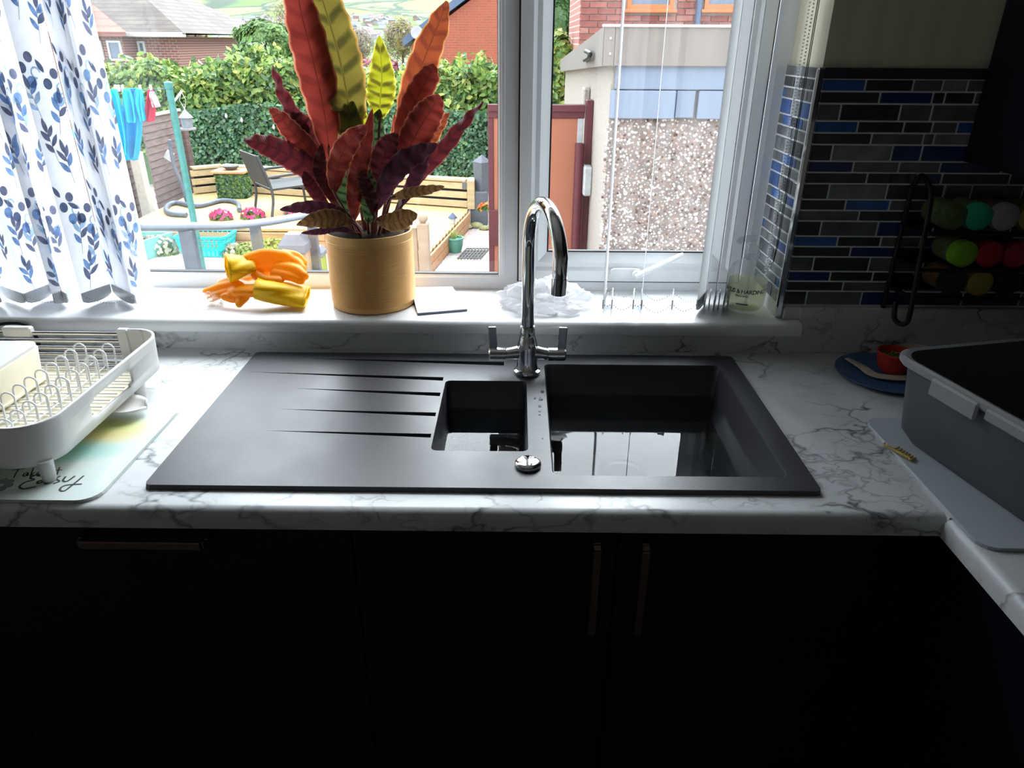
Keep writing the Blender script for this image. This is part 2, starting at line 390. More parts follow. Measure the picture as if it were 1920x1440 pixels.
# ---- window
wn = T('window_1', 'white plastic framed double window above the sink', 'window', (-.4, .80, SILL)); del wn['category']; wn['kind'] = 'structure'
fr = MB()
P_out = [(0, .778), (.030, .778), (.034, .782), (.034, .845), (0, .845)]
fr.rframe(-1.40, .606, .9752, 2.12, [(0, .778), (.028, .778), (.036, .786), (.036, .799), (.012, .85), (0, .85)])
fr.box(.005, .080, .778, .85, 1.0, 2.1, .004)
fr.box(.012, .02, .774, .78, 1.012, 2.1, .001)
fr.build('frame', 'upvc', wn, smooth=30)
sa = MB(); sa.rframe(.052, .562, .9985, 2.09, [(0, .772), (.003, .768), (.026, .768), (.030, .772), (.034, .7745), (.044, .7745), (.066, .790), (.066, .80), (.050, .83), (0, .83)])
sash = sa.build('sash', 'upvc', wn, smooth=30)
MB().rframe(.116, .498, 1.0625, 2.026, [(0, .789), (.004, .7885), (.004, .80), (0, .80)]).build('gasket', 'gasket', sash)
MB().rframe(-1.366, .007, 1.009, 2.086, [(0, .785), (.003, .7845), (.003, .80), (0, .80)]).build('gasket', 'gasket', wn)
MB().rframe(.0485, .5655, .9955, 2.093, [(0, .7765), (.004, .7765), (.004, .779), (0, .779)]).build('gasket', 'gasket', wn)
MB().box(.118, .496, .7945, .7985, 1.0645, 2.024).build('pane', 'pane_glass', wn)
MB().box(-1.364, .003, .7945, .7985, 1.011, 2.084).build('pane', 'pane_glass', wn)
hd = MB(); hd.prism(rrect(.262, .335, -.011, .011, .011), -.768, -.760, Matrix(((1, 0, 0, 0), (0, 0, -1, 0), (0, 1, 0, 1.021), (0, 0, 0, 1))))
hd.tube([(.322, .762, 1.021), (.322, .745, 1.021)], .010, 12)
a, b = Vector((.318, .742, 1.020)), Vector((.420, .738, 1.074))
hd.tube([a, a.lerp(b, .15), a.lerp(b, .5), a.lerp(b, .9), b], [.010, .011, .010, .0095, .007], 10, flat=.55)
hd.build('window_handle', 'upvc', wn, smooth=40)
# ================================================================== BASE CABINETS
def bow(mb, a, b, out, w=.013, t=.007, h=.03):
    """flat bow handle between two feet a and b, standing out by h along out"""
    a = Vector(a); b = Vector(b); o = Vector(out); d = (b-a).normalized(); n = d.cross(o)
    pts = [a, a+o*h*.6+d*.004, a+o*h+d*.018, b+o*h-d*.018, b+o*h*.6-d*.004, b]
    pts = [a-d*.006, a+o*h*.75-d*.004, a+o*h+d*.0, b+o*h, b+o*h*.75+d*.004, b+d*.006]
    for i in range(5):
        mb.bar(pts[i], pts[i+1], w if i == 2 else w*.9, t, .0015, up=tuple(o if i == 2 else d))
    return mb
FY = .028
def cabinet(x0, x1, label, doors, name='base_cabinet'):
    c = T(name, label, 'cabinet', ((x0+x1)/2, .3, 0))
    MB().box(x0, x0+.018, FY+.019, .58, .12, WT-.0385).box(x1-.018, x1, FY+.019, .58, .12, WT-.0385).box(x0+.018, x1-.018, .56, .58, .12, WT-.0385).box(x0+.018, x1-.018, FY+.019, .56, .12, .138).build('body', 'navy_cabinet', c)
    MB().box(x0, x1, FY+.06, FY+.075, 0, .12).build('plinth', 'plinth_black', c)
    for dx0, dx1, z0, z1, hnd in doors:
        d = MB().box(dx0+.0015, dx1-.0015, FY, FY+.018, z0, z1, .002).build('door', 'navy_cabinet', c)
        if hnd: bow(MB(), hnd[0], hnd[1], (0, -1, 0)).build('handle', 'copper_handle', d)
    return c
cabinet(-.80, -.195, 'dark navy base cabinet with one horizontal bronze handle below the drainer', [(-.80, -.195, .125, WT-.041, ((-.583, FY, .838), (-.407, FY, .838)))])
cabinet(-.195, .605, 'dark navy sink cabinet with two doors and vertical bronze handles', [(-.195, .203, .125, WT-.041, ((.169, FY, .836), (.169, FY, .676))), (.203, .605, .125, WT-.041, ((.240, FY, .836), (.240, FY, .676)))])
cabinet(-1.40, -.80, 'dark navy base cabinet below the dish rack', [(-1.40, -.80, .125, WT-.041, None)])
cr = T('base_cabinet', 'dark navy return cabinet below the right worktop', 'cabinet', (.95, -.6, 0))
MB().box(.70, XR-.002, -1.9, .02, .12, WT-.0385).build('body', 'navy_cabinet', cr)
MB().box(.606, .699, FY, FY+.018, .125, WT-.041).build('corner_panel', 'navy_cabinet', cr)
for y0, y1 in ((-.60, .025), (-1.2, -.60), (-1.8, -1.2)):
    MB().box(.681, .699, y0+.0015, y1-.0015, .125, WT-.041, .002).build('door', 'navy_cabinet', cr)
cu = T('wall_cabinet', 'dark navy wall cabinet hanging in the upper right corner', 'cabinet', (1.08, .25, 1.298))
MB().box(.92, XR-.002, -.60, .597, 1.298, 2.1).build('body', 'navy_cabinet', cu)
for y0, y1 in ((.0, .596), (-.60, .0)): MB().box(.901, .919, y0+.0015, y1-.0015, 1.298, 2.1, .0015).build('door', 'navy_cabinet', cu)
# ================================================================== SINK
sk = T('kitchen_sink', 'black composite inset sink with drainer, half bowl and main bowl', 'sink', (0, .3, WT))
SZ = .908
def drop(poly, top, bot, shrink):
    cx = sum(p[0] for p in poly)/len(poly); cy = sum(p[1] for p in poly)/len(poly)
    return poly, [(cx+(p[0]-cx)*shrink, cy+(p[1]-cy)*shrink) for p in poly]
main = rrect(.105, .463, .086, .500, .012, 3); half = rrect(-.088, .069, .155, .418, .010, 3)
hole_half = [(-.088, .418), (-.088, .155), (.069, .155), (.069, .418)]
def gpx(u, v): p = Zp(u, v, SZ); return (p.x, p.y)
gr = []
for (u0, v0), (u1, v1), wd in (((575, 672), (945, 682), .018), ((465, 697), (831, 710.5), .016), ((550, 728), (828, 739.5), .015), ((525, 767), (824, 777), .014), ((495, 807), (817, 817), .013)):
    a = gpx(u0, v0); b = gpx(u1, v1); x1 = min(b[0], -.0925) if v0 > 690 else b[0]
    gr.append([(a[0], a[1]), (x1, b[1]-wd/2), (x1, b[1]+wd/2)])
outer = rrect(-.5, .5, .05, .55, .008, 2)
vs = []; ed = []; fcs = []
def addloop(l):
    o = len(vs); vs.extend(Vector(p) for p in l); ed.extend((o+i, o+(i+1) % len(l)) for i in range(len(l)))
for l in [outer, main, half]+gr: addloop(l)
vo, eo, fo, *_ = delaunay_2d_cdt(vs, ed, [], 0, 1e-6)
def inside(p, poly):
    c = False; n = len(poly)
    for i in range(n):
        a, b = poly[i], poly[i-1]
        if (a[1] > p[1]) != (b[1] > p[1]) and p[0] < (b[0]-a[0])*(p[1]-a[1])/(b[1]-a[1])+a[0]: c = not c
    return c
deck_ = MB(); keep = []
for f in fo:
    c = sum((Vector(vo[i]) for i in f), Vector((0, 0)))/len(f)
    if inside(c, outer) and not any(inside(c, h) for h in [main, half]+gr): keep.append(tuple(f))
deck_.add([(p[0], p[1], SZ) for p in vo], keep)
ins = rrect(-.4985, .4985, .0515, .5485, .008, 2); n = len(outer)
deck_.add([(p[0], p[1], SZ) for p in outer]+[(p[0], p[1], WT-.0005) for p in rrect(-.502, .502, .048, .552, .010, 2)], [(i, (i+1) % n, n+(i+1) % n, n+i) for i in range(n)])
for t in gr:
    dp = .010; a, b, c = t
    vv = [(a[0], a[1], SZ), (b[0], b[1], SZ), (c[0], c[1], SZ), (b[0], b[1], SZ-dp), (c[0], c[1], SZ-dp)]
    deck_.add(vv, [(0, 3, 4), (0, 1, 3), (0, 4, 2), (1, 2, 4, 3)])
deck_.build('drainer', 'sink_granite', sk, fix=True)
def bowl(name, poly, bot, sh):
    n = len(poly); cx = sum(p[0] for p in poly)/n; cy = sum(p[1] for p in poly)/n; mb = MB(); L = [(1, SZ), (.985, SZ-.006), (sh, bot+.02), (sh*.93, bot)]
    V = [(cx+(p[0]-cx)*s, cy+(p[1]-cy)*s, z) for s, z in L for p in poly]
    V[0:n] = [(p[0], p[1], SZ) for p in poly]
    Fs = [(k*n+i, k*n+(i+1) % n, (k+1)*n+(i+1) % n, (k+1)*n+i) for k in range(3) for i in range(n)]+[tuple(range(3*n, 4*n))]
    return mb.add(V, Fs).build(name, 'sink_granite', sk, smooth=50)
bowl('main_bowl', main, .715, .90); bowl('half_bowl', half, .775, .93)
def waste(c, z, r):
    o = MB().lathe([(r, z), (r, z+.002), (r*.82, z+.003), (r*.72, z+.0015), (r*.55, z+.001), (0.0001, z+.0025)], (c[0], c[1], 0), 28).build('waste_ring', 'chrome', sk, smooth=40)
waste((.265, .395), .7155, .050); waste((-.012, .335), .7755, .045)
k = MB().lathe([(.0205, 0), (.021, .004), (.0195, .0075), (.015, .0095), (.0001, .0105)], (.068, .112, SZ), 28)
k.build('waste_knob', 'chrome', sk, smooth=50)
WMZ, WHZ = .843, .850
cx, cy = .284, .293
def waterface(poly, sh, z, name, label):
    n = len(poly); cx = sum(p[0] for p in poly)/n; cy = sum(p[1] for p in poly)/n
    mb = MB(); v = [(cx+(p[0]-cx)*sh, cy+(p[1]-cy)*sh, z) for p in poly]; mb.add(v, [tuple(range(n))])
    tag(mb.build(name, 'water', loc=(cx, cy, z)), label, 'water')
waterface(main, .957, WMZ, 'water', 'still water standing in the main sink bowl'); waterface(half, .970, WHZ, 'water', 'still water standing in the half bowl')
rd = random.Random(5)
for i, (u, v, r_) in enumerate([(1017, 735, .0045), (1003, 747, .003), (1014, 749, .005), (1012, 762, .0035), (1012, 771, .003), (1012, 778, .0025), (1018, 722, .0025), (1018, 822, .0025)]):
    p = Zp(u, v, SZ); d = MB().lathe([(r_, 0), (r_*.9, r_*.25), (r_*.55, r_*.45), (.0001, r_*.5)], (p.x, p.y, SZ+.0002), 12)
    d.v = [(p.x+(q[0]-p.x)*rd.uniform(.7, 1), p.y+(q[1]-p.y)*rd.uniform(1, 1.5), q[2]) for q in d.v]
    tag(d.build('water_droplet', 'water', loc=(p.x, p.y, SZ), smooth=60), 'tiny water droplet on the sink divider below the tap', 'droplet', 'water droplets on the sink divider')
# ================================================================== TAP
TX, TY = .07, .458
tp = T('mixer_tap', 'chrome swan-neck mixer tap with two lever handles behind the bowls', 'tap', (TX, TY, SZ))
MB().lathe([(.027, SZ), (.0275, SZ+.003), (.0265, SZ+.007), (.0215, SZ+.009), (.0205, SZ+.011), (.0205, SZ+.05), (.0195, SZ+.062), (.0165, SZ+.075), (.0145, SZ+.084), (.0145, SZ+.098), (.0135, SZ+.100)], (TX, TY, 0), 32).build('body', 'chrome', tp, smooth=35)
tipp = Yp(1047, 546, .285); pk = Yp(1014, 383, .37)
dv = Vector((tipp.x-TX, tipp.y-TY, 0)); reach = dv.length; dn = dv.normalized(); Rr = reach/2*1.06; zc = pk.z-Rr
sp_ = [(TX, TY, SZ+.095), (TX, TY, SZ+.15), (TX, TY, zc-.02)]
ca = Vector((TX, TY, zc))+dn*Rr
sp_ += [ca+dn*(-math.cos(t)*Rr)+Vector((0, 0, math.sin(t)*Rr)) for t in [PI*i/20 for i in range(0, 19)]]
last = Vector(sp_[-1]); sp_ += [last.lerp(tipp, .5), tipp]
MB().tube(sp_, .0122, 18).build('spout', 'chrome', tp, smooth=40)
dd = (Vector(sp_[-1])-Vector(sp_[-2])).normalized()
MB().tube([tipp-dd*.024, tipp+dd*.004], .0131, 18).build('aerator', 'chrome', tp, smooth=40)
for s in (-1, 1):
    zb = SZ+.040
    hb = MB().tube([(TX+s*.012, TY, zb+.004), (TX+s*.026, TY, zb+.002), (TX+s*.040, TY, zb)], [.015, .0125, .0115], 18)
    hb.tube([(TX+s*.040, TY, zb), (TX+s*.041, TY, zb), (TX+s*.073, TY, zb), (TX+s*.0755, TY, zb)], [.0115, .013, .013, .0105], 20)
    o = hb.build('handle', 'chrome', tp, smooth=40)
    lv = MB(); x = TX+s*.0665
    lv.bar((x, TY, zb), (x+s*.002, TY-.004, zb+.058), .016, .0045, .0015, up=(0, 1, 0))
    lv.build('lever', 'chrome', o, smooth=35)
# ================================================================== DISH RACK AND ITS MAT
rk = T('dish_rack', 'white plastic dish drying rack with wire plate loops', 'dish rack', (-.82, .24, .906))
x0, x1, y0, y1, ZB, ZT = -1.02, -.625, .045, .432, .938, 1.004
def perim():
    r = .05; P = []
    for cx, cy, a in ((x1-r, y0+r, -PI/2), (x1-r, y1-r, 0)):
        for i in range(9): t = a+PI/2*i/8; P.append((cx+r*math.cos(t), cy+r*math.sin(t)))
        if cy < .2: P += [(x1, .165), (x1, .178), (x1, .288), (x1, .30)]
    return [(x0, y0), (-.95, y0), (-.79, y0), (-.70, y0)]+P+[(-.705, y1)]
P = perim(); zs = [ZB, .952, .957, .981, .986, ZT-.003, ZT]; n = len(P); wl = MB()
wl.v = [(p[0]-(ZT-z)*.06*(1 if p[0] > -.7 else 0), p[1], z) for z in zs for p in P]
for j in range(len(zs)-1):
    for i in range(n-1):
        my = (P[i][1]+P[i+1][1])/2; mx = (P[i][0]+P[i+1][0])/2
        if abs(mx-x1) < .001 and .165 < my < .30:
            if 1 <= j <= 3 and not ((j in (1, 3)) and (my < .178 or my > .288)): continue
        if abs(my-y0) < .001 and -.95 < mx < -.79 and 1 <= j <= 3: continue
        wl.f.append((j*n+i, j*n+i+1, (j+1)*n+i+1, (j+1)*n+i)); wl.m.append(0)
o = wl.build('frame', 'white_plastic', rk, smooth=40); md = o.modifiers.new('s', 'SOLIDIFY'); md.thickness = .005; md.offset = 0
MB().prism([(p[0], p[1]) for p in rrect(-1.02, -.630, .05, .428, .045)], .938, .9405).build('tray', 'cream_plastic', rk)
MB().box(-.712, -.690, .424, .438, ZB, ZT+.001, .003).box(-.70, -.66, .4265, .4365, ZB+.002, ZT, .003).build('end_cap', 'white_plastic', rk)
MB().box(-.93, -.875, .424, .440, ZT-.016, ZT+.003, .003).build('end_cap', 'white_plastic', rk)
for (yy, zz) in ((.431, .994), (.431, .979), (.431, .964), (.431, .950), (.405, .945), (.385, .945)):
    MB().tube([(-1.02, yy, zz), (-.70, yy, zz)], .0042, 10).build('steel_bar', 'steel', rk, smooth=40)
for lx, ly, zf in ((-.646, .062, .9056), (-.646, .345, .9003), (-.97, .062, .9056), (-.97, .345, .9003)):
    MB().lathe([(.0075, zf), (.0095, zf+.004), (.012, .942)], (lx, ly, 0), 14).build('leg', 'white_plastic', rk, smooth=40)
for rowi, xr_ in enumerate((-.765, -.712)):
    MB().tube([(xr_-.011, .07, .947), (xr_-.011, .40, .947)], .0014, 6).tube([(xr_+.011, .07, .947), (xr_+.011, .40, .947)], .0014, 6).build('wire_rail', 'wire_white', rk)
    for k in range(11):
        yy = .088+k*.0295
        lp = [Vector((xr_-.011, yy, .944)), Vector((xr_-.011, yy+.004, .972))]+[Vector((xr_, yy+.006, .980))+Vector((-math.cos(t)*.011, 0, math.sin(t)*.011)) for t in (0.3, .8, 1.3, 1.8, 2.3, 2.8)]+[Vector((xr_+.011, yy+.004, .972)), Vector((xr_+.011, yy, .944))]
        MB().tube(lp, .0016, 6).build('plate_loop', 'wire_white', rk, smooth=60)
for k in range(14):
    yy = .075+k*.025; MB().tube([(-1.0, yy, .9445), (-.645, yy, .9445)], .0013, 6).build('floor_wire', 'wire_white', rk)
spt = MB()
def spf(u, v):
    x = -.735+u*.135; w = .022+.012*math.sin(min(1, u*1.2)*PI*.5); e = (1-max(0, (u-.75)/.25)**2)**.5 if u > .75 else 1
    t = (v-.5)*2; return (x, .262+u*.012+t*w*e, .937-.021*u**.6+.009*t*t*(1 if u < .97 else .6)-(.0 if u < .9 else 0))
o = spt.grid(spf, 16, 8).build('drain_spout', 'white_plastic', rk, smooth=60); md = o.modifiers.new('s', 'SOLIDIFY'); md.thickness = .0025; md.offset = 1
cd = T('cutlery_caddy', 'white and cream plastic caddy standing in the dish rack', 'caddy', (-.9, .27, .945))
cdm = MB(); pr = rrect(-.98, -.80, .20, .345, .02, 4)
cdm.prism(pr, .9465, .9495)
n = len(pr); zz = (.9465, 1.005, 1.009)
cdm.add([((p[0]+.89)*s-.89, (p[1]-.27)*s+.27, z) for s, z in ((.94, .9465), (1, 1.006), (.985, 1.0085), (.965, 1.0085), (.91, .952)) for p in pr], [(k*n+i, k*n+(i+1) % n, (k+1)*n+(i+1) % n, (k+1)*n+i) for k in range(4) for i in range(n)])
cdm.build('box', 'cream_plastic', cd, smooth=40)
MB().prism(rrect(-.984, -.803, .199, .346, .021, 4), 1.0088, 1.013).build('lid', 'white_plastic', cd)
bd = T('glass_board', 'pale glass worktop saver with hand-lettered Take it Easy under the dish rack', 'board', (-.75, .16, WT))
g = NG('board_print'); co = g.co()
spx = g.n('ShaderNodeSeparateXYZ'); g.l(co, spx.inputs[0])
def blob(cx, cy, rx, ry):
    a = g.math('DIVIDE', g.math('SUBTRACT', spx.outputs[0], cx), rx); b_ = g.math('DIVIDE', g.math('SUBTRACT', spx.outputs[1], cy), ry)
    d = g.math('ADD', g.math('MULTIPLY', a, a), g.math('MULTIPLY', b_, b_)); return g.ramp(g.math('MULTIPLY_ADD', d, .5), [(.5, 1), (1, 0)])
c = g.mix(blob(.10, .045, .10, .045), (.70, .78, .76), (.82, .70, .30)); c = g.mix(blob(.10, .075, .09, .035), c, (.78, .82, .35)); c = g.mix(blob(.05, -.012, .13, .045), c, (.30, .68, .60))
g.done(g.bsdf(c, .12, coat=.5))
mb = MB().prism(rrect(-1.0, -.553, .012, .315, .03, 6), WT+.0003, WT+.0055); mb.build('board', 'board_print', bd)
mat('ink', (.07, .09, .10), .5); mat('ink_grey', (.25, .30, .33), .5)
st = MB(); zi = WT+.0057
def stroke(pts, w=.0011):
    q = cat([Zp(a/4, 580+b/4, zi) for a, b in pts], 5)
    for i in range(len(q)-1): st.bar(q[i]-(q[i+1]-q[i])*.1, q[i+1]+(q[i+1]-q[i])*.1, w*2, .0002)
for s_ in ([(88, 1208), (130, 1200), (185, 1194)], [(142, 1200), (120, 1228), (104, 1262)], [(208, 1222), (182, 1232), (174, 1250), (192, 1250), (212, 1226), (206, 1250)], [(252, 1190), (240, 1220), (226, 1252)], [(264, 1222), (238, 1236), (256, 1252)], [(272, 1240), (305, 1226), (295, 1216), (276, 1234), (287, 1251), (326, 1240)], [(388, 1214), (378, 1240)], [(448, 1184), (436, 1212), (426, 1242)], [(412, 1208), (465, 1204)]): stroke(s_)
for s_ in ([(330, 1250), (272, 1240), (226, 1264), (256, 1278), (190, 1296), (146, 1328), (176, 1346), (266, 1330)], [(336, 1278), (284, 1290), (288, 1306), (342, 1284), (338, 1306), (372, 1300)], [(452, 1250), (420, 1270), (444, 1290), (398, 1308)], [(492, 1254), (472, 1284), (502, 1290), (562, 1250)], [(628, 1248), (565, 1300), (482, 1362), (448, 1350), (492, 1320), (612, 1310)]): stroke(s_, .0016)
st.build('lettering', 'ink', bd)
fl = MB()
for k in range(7):
    a = k*2*PI/7; c = Zp(0, 910, zi)+Vector((math.cos(a)*.012, math.sin(a)*.012, 0)); fl.prism([(c.x+.0075*math.cos(t*PI/4), c.y+.0075*math.sin(t*PI/4)) for t in range(8)], zi, zi+.0001+k*.00003)
fl.build('printed_flower', 'ink_grey', bd)
tag(MB().tube(cat([(-1.15, .50, .905), (-1.06, .54, .957), (-1.0, .555, .967), (-.965, .55, .958), (-.95, .54, .925), (-.95, .52, .905)], 6), .004, 8).build('cable', 'black_paint', loc=(-1, .53, WT), smooth=60), 'black cable looping behind the dish rack', 'cable')
# ================================================================== RIGHT SIDE: tub, board, plate
tag(MB().prism(rrect(.662, 1.10, -.075, .285, .025, 5), WT+.0004, WT+.0055).build('glass_board', 'board_grey', loc=(.88, .1, WT)), 'plain pale grey worktop saver under the grey tub', 'board')
tb = T('washing_up_tub', 'large dark grey plastic tub at the right end of the worktop', 'tub', (.84, .14, WT+.006))
ang = math.radians(13); Mt = Matrix.Translation((.662, .246, 0)) @ Matrix.Rotation(ang, 4, 'Z')
tw, td = .42, .37
def ring(off, z, r=.04): return [Mt @ Vector((p[0], p[1], z)) for p in rrect(off, tw-off, -td+off, -off, r, 6)]
L = [(.028, .9065), (.016, .925), (.006, 1.036), (-.001, 1.037), (-.004, 1.042), (-.004, 1.049), (0, 1.052), (.007, 1.050), (.010, 1.04), (.020, .93), (.032, .912)]
R_ = [ring(o_, z_) for o_, z_ in L]; n = len(R_[0]); tbm = MB()
tbm.add([p for q in R_[:4] for p in q], [(k*n+i, k*n+(i+1) % n, (k+1)*n+(i+1) % n, (k+1)*n+i) for k in range(3) for i in range(n)]+[tuple(range(n))])
tbm.add([p for q in R_[7:] for p in q], [(k*n+i, k*n+(i+1) % n, (k+1)*n+(i+1) % n, (k+1)*n+i) for k in range(3) for i in range(n)]+[tuple(range(3*n, 4*n))])
tbm.build('body', 'tub_grey', tb, smooth=40)
rm = MB(); rm.add([p for q in R_[3:8] for p in q], [(k*n+i, k*n+(i+1) % n, (k+1)*n+(i+1) % n, (k+1)*n+i) for k in range(4) for i in range(n)])
rm.build('rim', 'tub_rim', tb, smooth=40)
MB().box(-.008, .000, -.185, -.095, 1.018, 1.046, .003, M=Mt).build('grip', 'tub_rim', tb)
MB().box(-.007, .000, -.335, -.197, 1.028, 1.046, .003, M=Mt).build('grip', 'tub_rim', tb)
nd = MB()
for k in range(7):
    p = Zp(1672+k*5, 838+k*3.4, WT+.008); nd.tube(cat([p+Vector((-.006, .012, 0)), p+Vector((-.012+.002*k, 0, .002)), p+Vector((0, -.008, .001)), p+Vector((.012, .0, .0))], 4), .0018, 6)
tag(nd.build('noodles', 'noodle', loc=Zp(1685, 845, WT+.006), smooth=60), 'small yellowish strands beside the base of the grey tub', 'strands')
pc = Vector((.790, .472, WT))
plt = MB().lathe([(.0001, .001), (.06, .001), (.085, .003), (.097, .008), (.098, .010), (.095, .0105), (.083, .006), (.06, .004), (.0001, .004)], pc, 40)
tag(plt.build('plate', 'blue_plate', loc=pc, smooth=40), 'blue round plate on the worktop behind the grey tub', 'plate')
bw = T('bowl', 'small red bowl of chopped greens on the blue plate', 'bowl', pc+Vector((.005, .0, .005)))
bc = Vector((.800, .475, WT+.0125))
MB().lathe([(.0001, 0), (.022, 0), (.030, .012), (.036, .040), (.0345, .041), (.028, .012), (.0001, .004)], bc, 28).build('shell', 'red_plastic', bw, smooth=40)
vg = MB(); rv = random.Random(2)
for i in range(26):
    a = rv.uniform(0, 6.28); q = rv.uniform(0, .023); s_ = rv.uniform(.003, .006); vg.box(-s_, s_, -s_, s_, -s_*.5, s_*.5, .001, M=Matrix.Translation(bc+Vector((q*math.cos(a), q*math.sin(a), .024+rv.uniform(0, .006)))) @ Euler((rv.random()*3, rv.random()*3, 0)).to_matrix().to_4x4())
o = vg.build('greens', 'green_veg', bw); o['kind'] = 'stuff'
sn = MB(); pts = [Zp(u, v, WT+.011) for u, v in ((1588, 672), (1603, 680), (1620, 690), (1640, 703), (1675, 708), (1700, 708))]
sn.tube(cat(pts, 5), [.006+.006*min(1, i/12) for i in range(26)], 10, flat=.25, up=(0, 0, 1))
tag(sn.build('spoon', 'bone_plastic', loc=pts[2], smooth=60), 'cream plastic spoon lying on the blue plate', 'spoon')
cbw = MB().lathe([(.0001, 0), (.025, 0), (.045, .028), (.0435, .0285), (.024, .004), (.0001, .004)], (.862, .505, WT+.0125), 28)
tag(cbw.build('bowl', 'bone_plastic', loc=(.862, .505, WT+.012), smooth=40), 'shallow cream bowl half hidden behind the grey tub', 'bowl')
p = Yp(1810, 614, .5855)
tag(MB().lathe([(.004, 0), (.004, .002), (.0001, .003)], p, 14, M=Matrix.Rotation(PI/2, 4, 'X')).build('white_dot', 'white_plastic', loc=p, smooth=40), 'tiny white dot on the marble upstand above the tub', 'cap')  # small raised white disc on the upstand
# ================================================================== SPICE RACK
sr = T('spice_rack', 'black metal three-tier spice rack on the tiled wall', 'rack', (.95, .55, 1.02))
tiers = [1.172, 1.105, 1.045]
tiers = [Yp(1838, 408, .5).z, Yp(1810, 478, .5).z, Yp(1840, 532, .5).z]
for xs_ in (.815, 1.16):
    fp_ = MB(); fp_.tube([(xs_, .593, 1.0), (xs_, .593, 1.255)], .005, 8); fp_.tube(cat([(xs_, .593, 1.25), (xs_, .57, 1.275), (xs_, .535, 1.262), (xs_, .515, 1.225), (xs_, .490, 1.03)], 6), .005, 8)
    fp_.tube(cat([(xs_, .490, 1.035), (xs_, .492, 1.008), (xs_-.006, .505, 1.0), (xs_-.006, .53, 1.004), (xs_, .55, 1.03)], 5), .005, 8)
    for tz in tiers: fp_.tube([(xs_, .50, tz-.030), (xs_, .593, tz-.034)], .0045, 8)
    fp_.build('side_frame', 'black_paint', sr, smooth=60)
for tz in tiers:
    MB().tube([(.815, .498, tz-.030), (1.16, .498, tz-.030)], .004, 8).build('shelf_rod', 'black_paint', sr, smooth=60)
    MB().tube([(.815, .575, tz-.033), (1.16, .575, tz-.033)], .004, 8).build('shelf_rod', 'black_paint', sr, smooth=60)
    MB().box(.815, 1.16, .59, .594, tz-.04, tz-.012, .001).build('back_strip', 'black_paint', sr)
def jar(u, v, ti, lid, fill, lname):
    p = Yp(u, v, .50); c = Vector((p.x, .50, tiers[ti])); r = .0245
    j = T('spice_jar', lname, 'jar', (c.x, .54, c.z-r), 'spice jars in the black rack')
    Mx = Matrix.Rotation(-PI/2, 4, 'X')
    MB().lathe([(r*.96, .018), (r, .022), (r, .075), (r*.9, .079), (.0001, .079)], c, 20, M=Mx).build('body', fill, j, smooth=40)
    MB().lathe([(.0001, .0005), (r*.8, 0), (r*1.02, .003), (r*1.04, .02), (r*.9, .02)], c, 24, M=Mx).build('lid', lid, j, smooth=40)
jar(1838, 408, 0, 'lid_teal', 'spice_green', 'spice jar with a teal lid on the top tier')
jar(1888, 410, 0, 'lid_white', 'spice_brown', 'spice jar with a grey-white lid on the top tier')
jar(1786, 425, 0, 'spice_green', 'spice_green', 'spice jar with a dull green lid, leftmost on the top tier')
jar(1938, 410, 0, 'lid_yellow', 'spice_green', 'spice jar with a yellow lid at the right edge of the top tier')
jar(1810, 478, 1, 'lid_lime', 'spice_green', 'spice jar with a lime green lid on the middle tier')
jar(1858, 480, 1, 'lid_red', 'spice_brown', 'spice jar with a dark red lid on the middle tier')
jar(1906, 490, 1, 'lid_pink', 'spice_brown', 'spice jar with a pinkish lid on the middle tier')
jar(1840, 532, 2, 'lid_yellow', 'spice_brown', 'spice jar with a dull yellow lid on the bottom tier')
jar(1788, 540, 2, 'lid_dark', 'spice_brown', 'spice jar with a black lid on the bottom tier')
jar(1890, 540, 2, 'lid_dark', 'spice_green', 'spice jar with a black lid, right of the yellow lid on the bottom tier')
# ================================================================== THINGS ON THE SILL
# ---- potted calathea
def leafmat(name, base, blot, edge, tl=.45, blo=1.0, N=9, rough=.35, ang=3.2):
    g = NG(name); uv = g.n('ShaderNodeUVMap'); s = g.n('ShaderNodeSeparateXYZ'); g.l(uv.outputs[0], s.inputs[0])
    au = g.math('ABSOLUTE', s.outputs[0]); ph = g.math('SUBTRACT', g.math('MULTIPLY', s.outputs[1], N*2*PI), g.math('MULTIPLY', au, ang))
    w = g.math('SINE', ph); nz = g.noise(g.co(sc=(1, 1, 1)), 60, 3)
    w = g.math('ADD', w, g.math('MULTIPLY', g.math('SUBTRACT', nz.outputs[0], .5), 1.2))
    k = g.math('MULTIPLY', g.ramp(w, [(.0, 0), (.9, 1)]), g.ramp(au, [(.03, 0), (.08, 1), (.72, 1), (.9, 0)]))
    c = g.mix(g.math('MULTIPLY', k, blo), base, blot)
    c = g.mix(g.ramp(au, [(.86, 0), (.98, 1)]), c, edge)
    c = g.mix(g.ramp(au, [(.02, 1), (.05, 0)]), c, tuple(x*.5 for x in base))
    fine = g.math('SINE', g.math('MULTIPLY', ph, 5)); b = g.bsdf(c, rough, spec=.5)
    g.bump(b, g.math('ADD', fine, g.math('MULTIPLY', w, 1.5)), .25, .001)
    t = g.n('ShaderNodeBsdfTranslucent'); g.l(c, t.inputs[0]); m = g.n('ShaderNodeMixShader'); m.inputs[0].default_value = tl
    g.l(b.outputs[0], m.inputs[1]); g.l(t.outputs[0], m.inputs[2]); g.done(m)
leafmat('leaf_red', (.20, .028, .020), (.14, .018, .016), (.62, .22, .12), blo=.8)
leafmat('leaf_orange', (.24, .05, .018), (.15, .028, .015), (.65, .3, .1), .5, blo=.8)
leafmat('leaf_maroon', (.10, .014, .017), (.055, .01, .014), (.30, .08, .07), .35)
leafmat('leaf_purple', (.085, .022, .04), (.05, .015, .03), (.2, .08, .09), .3)
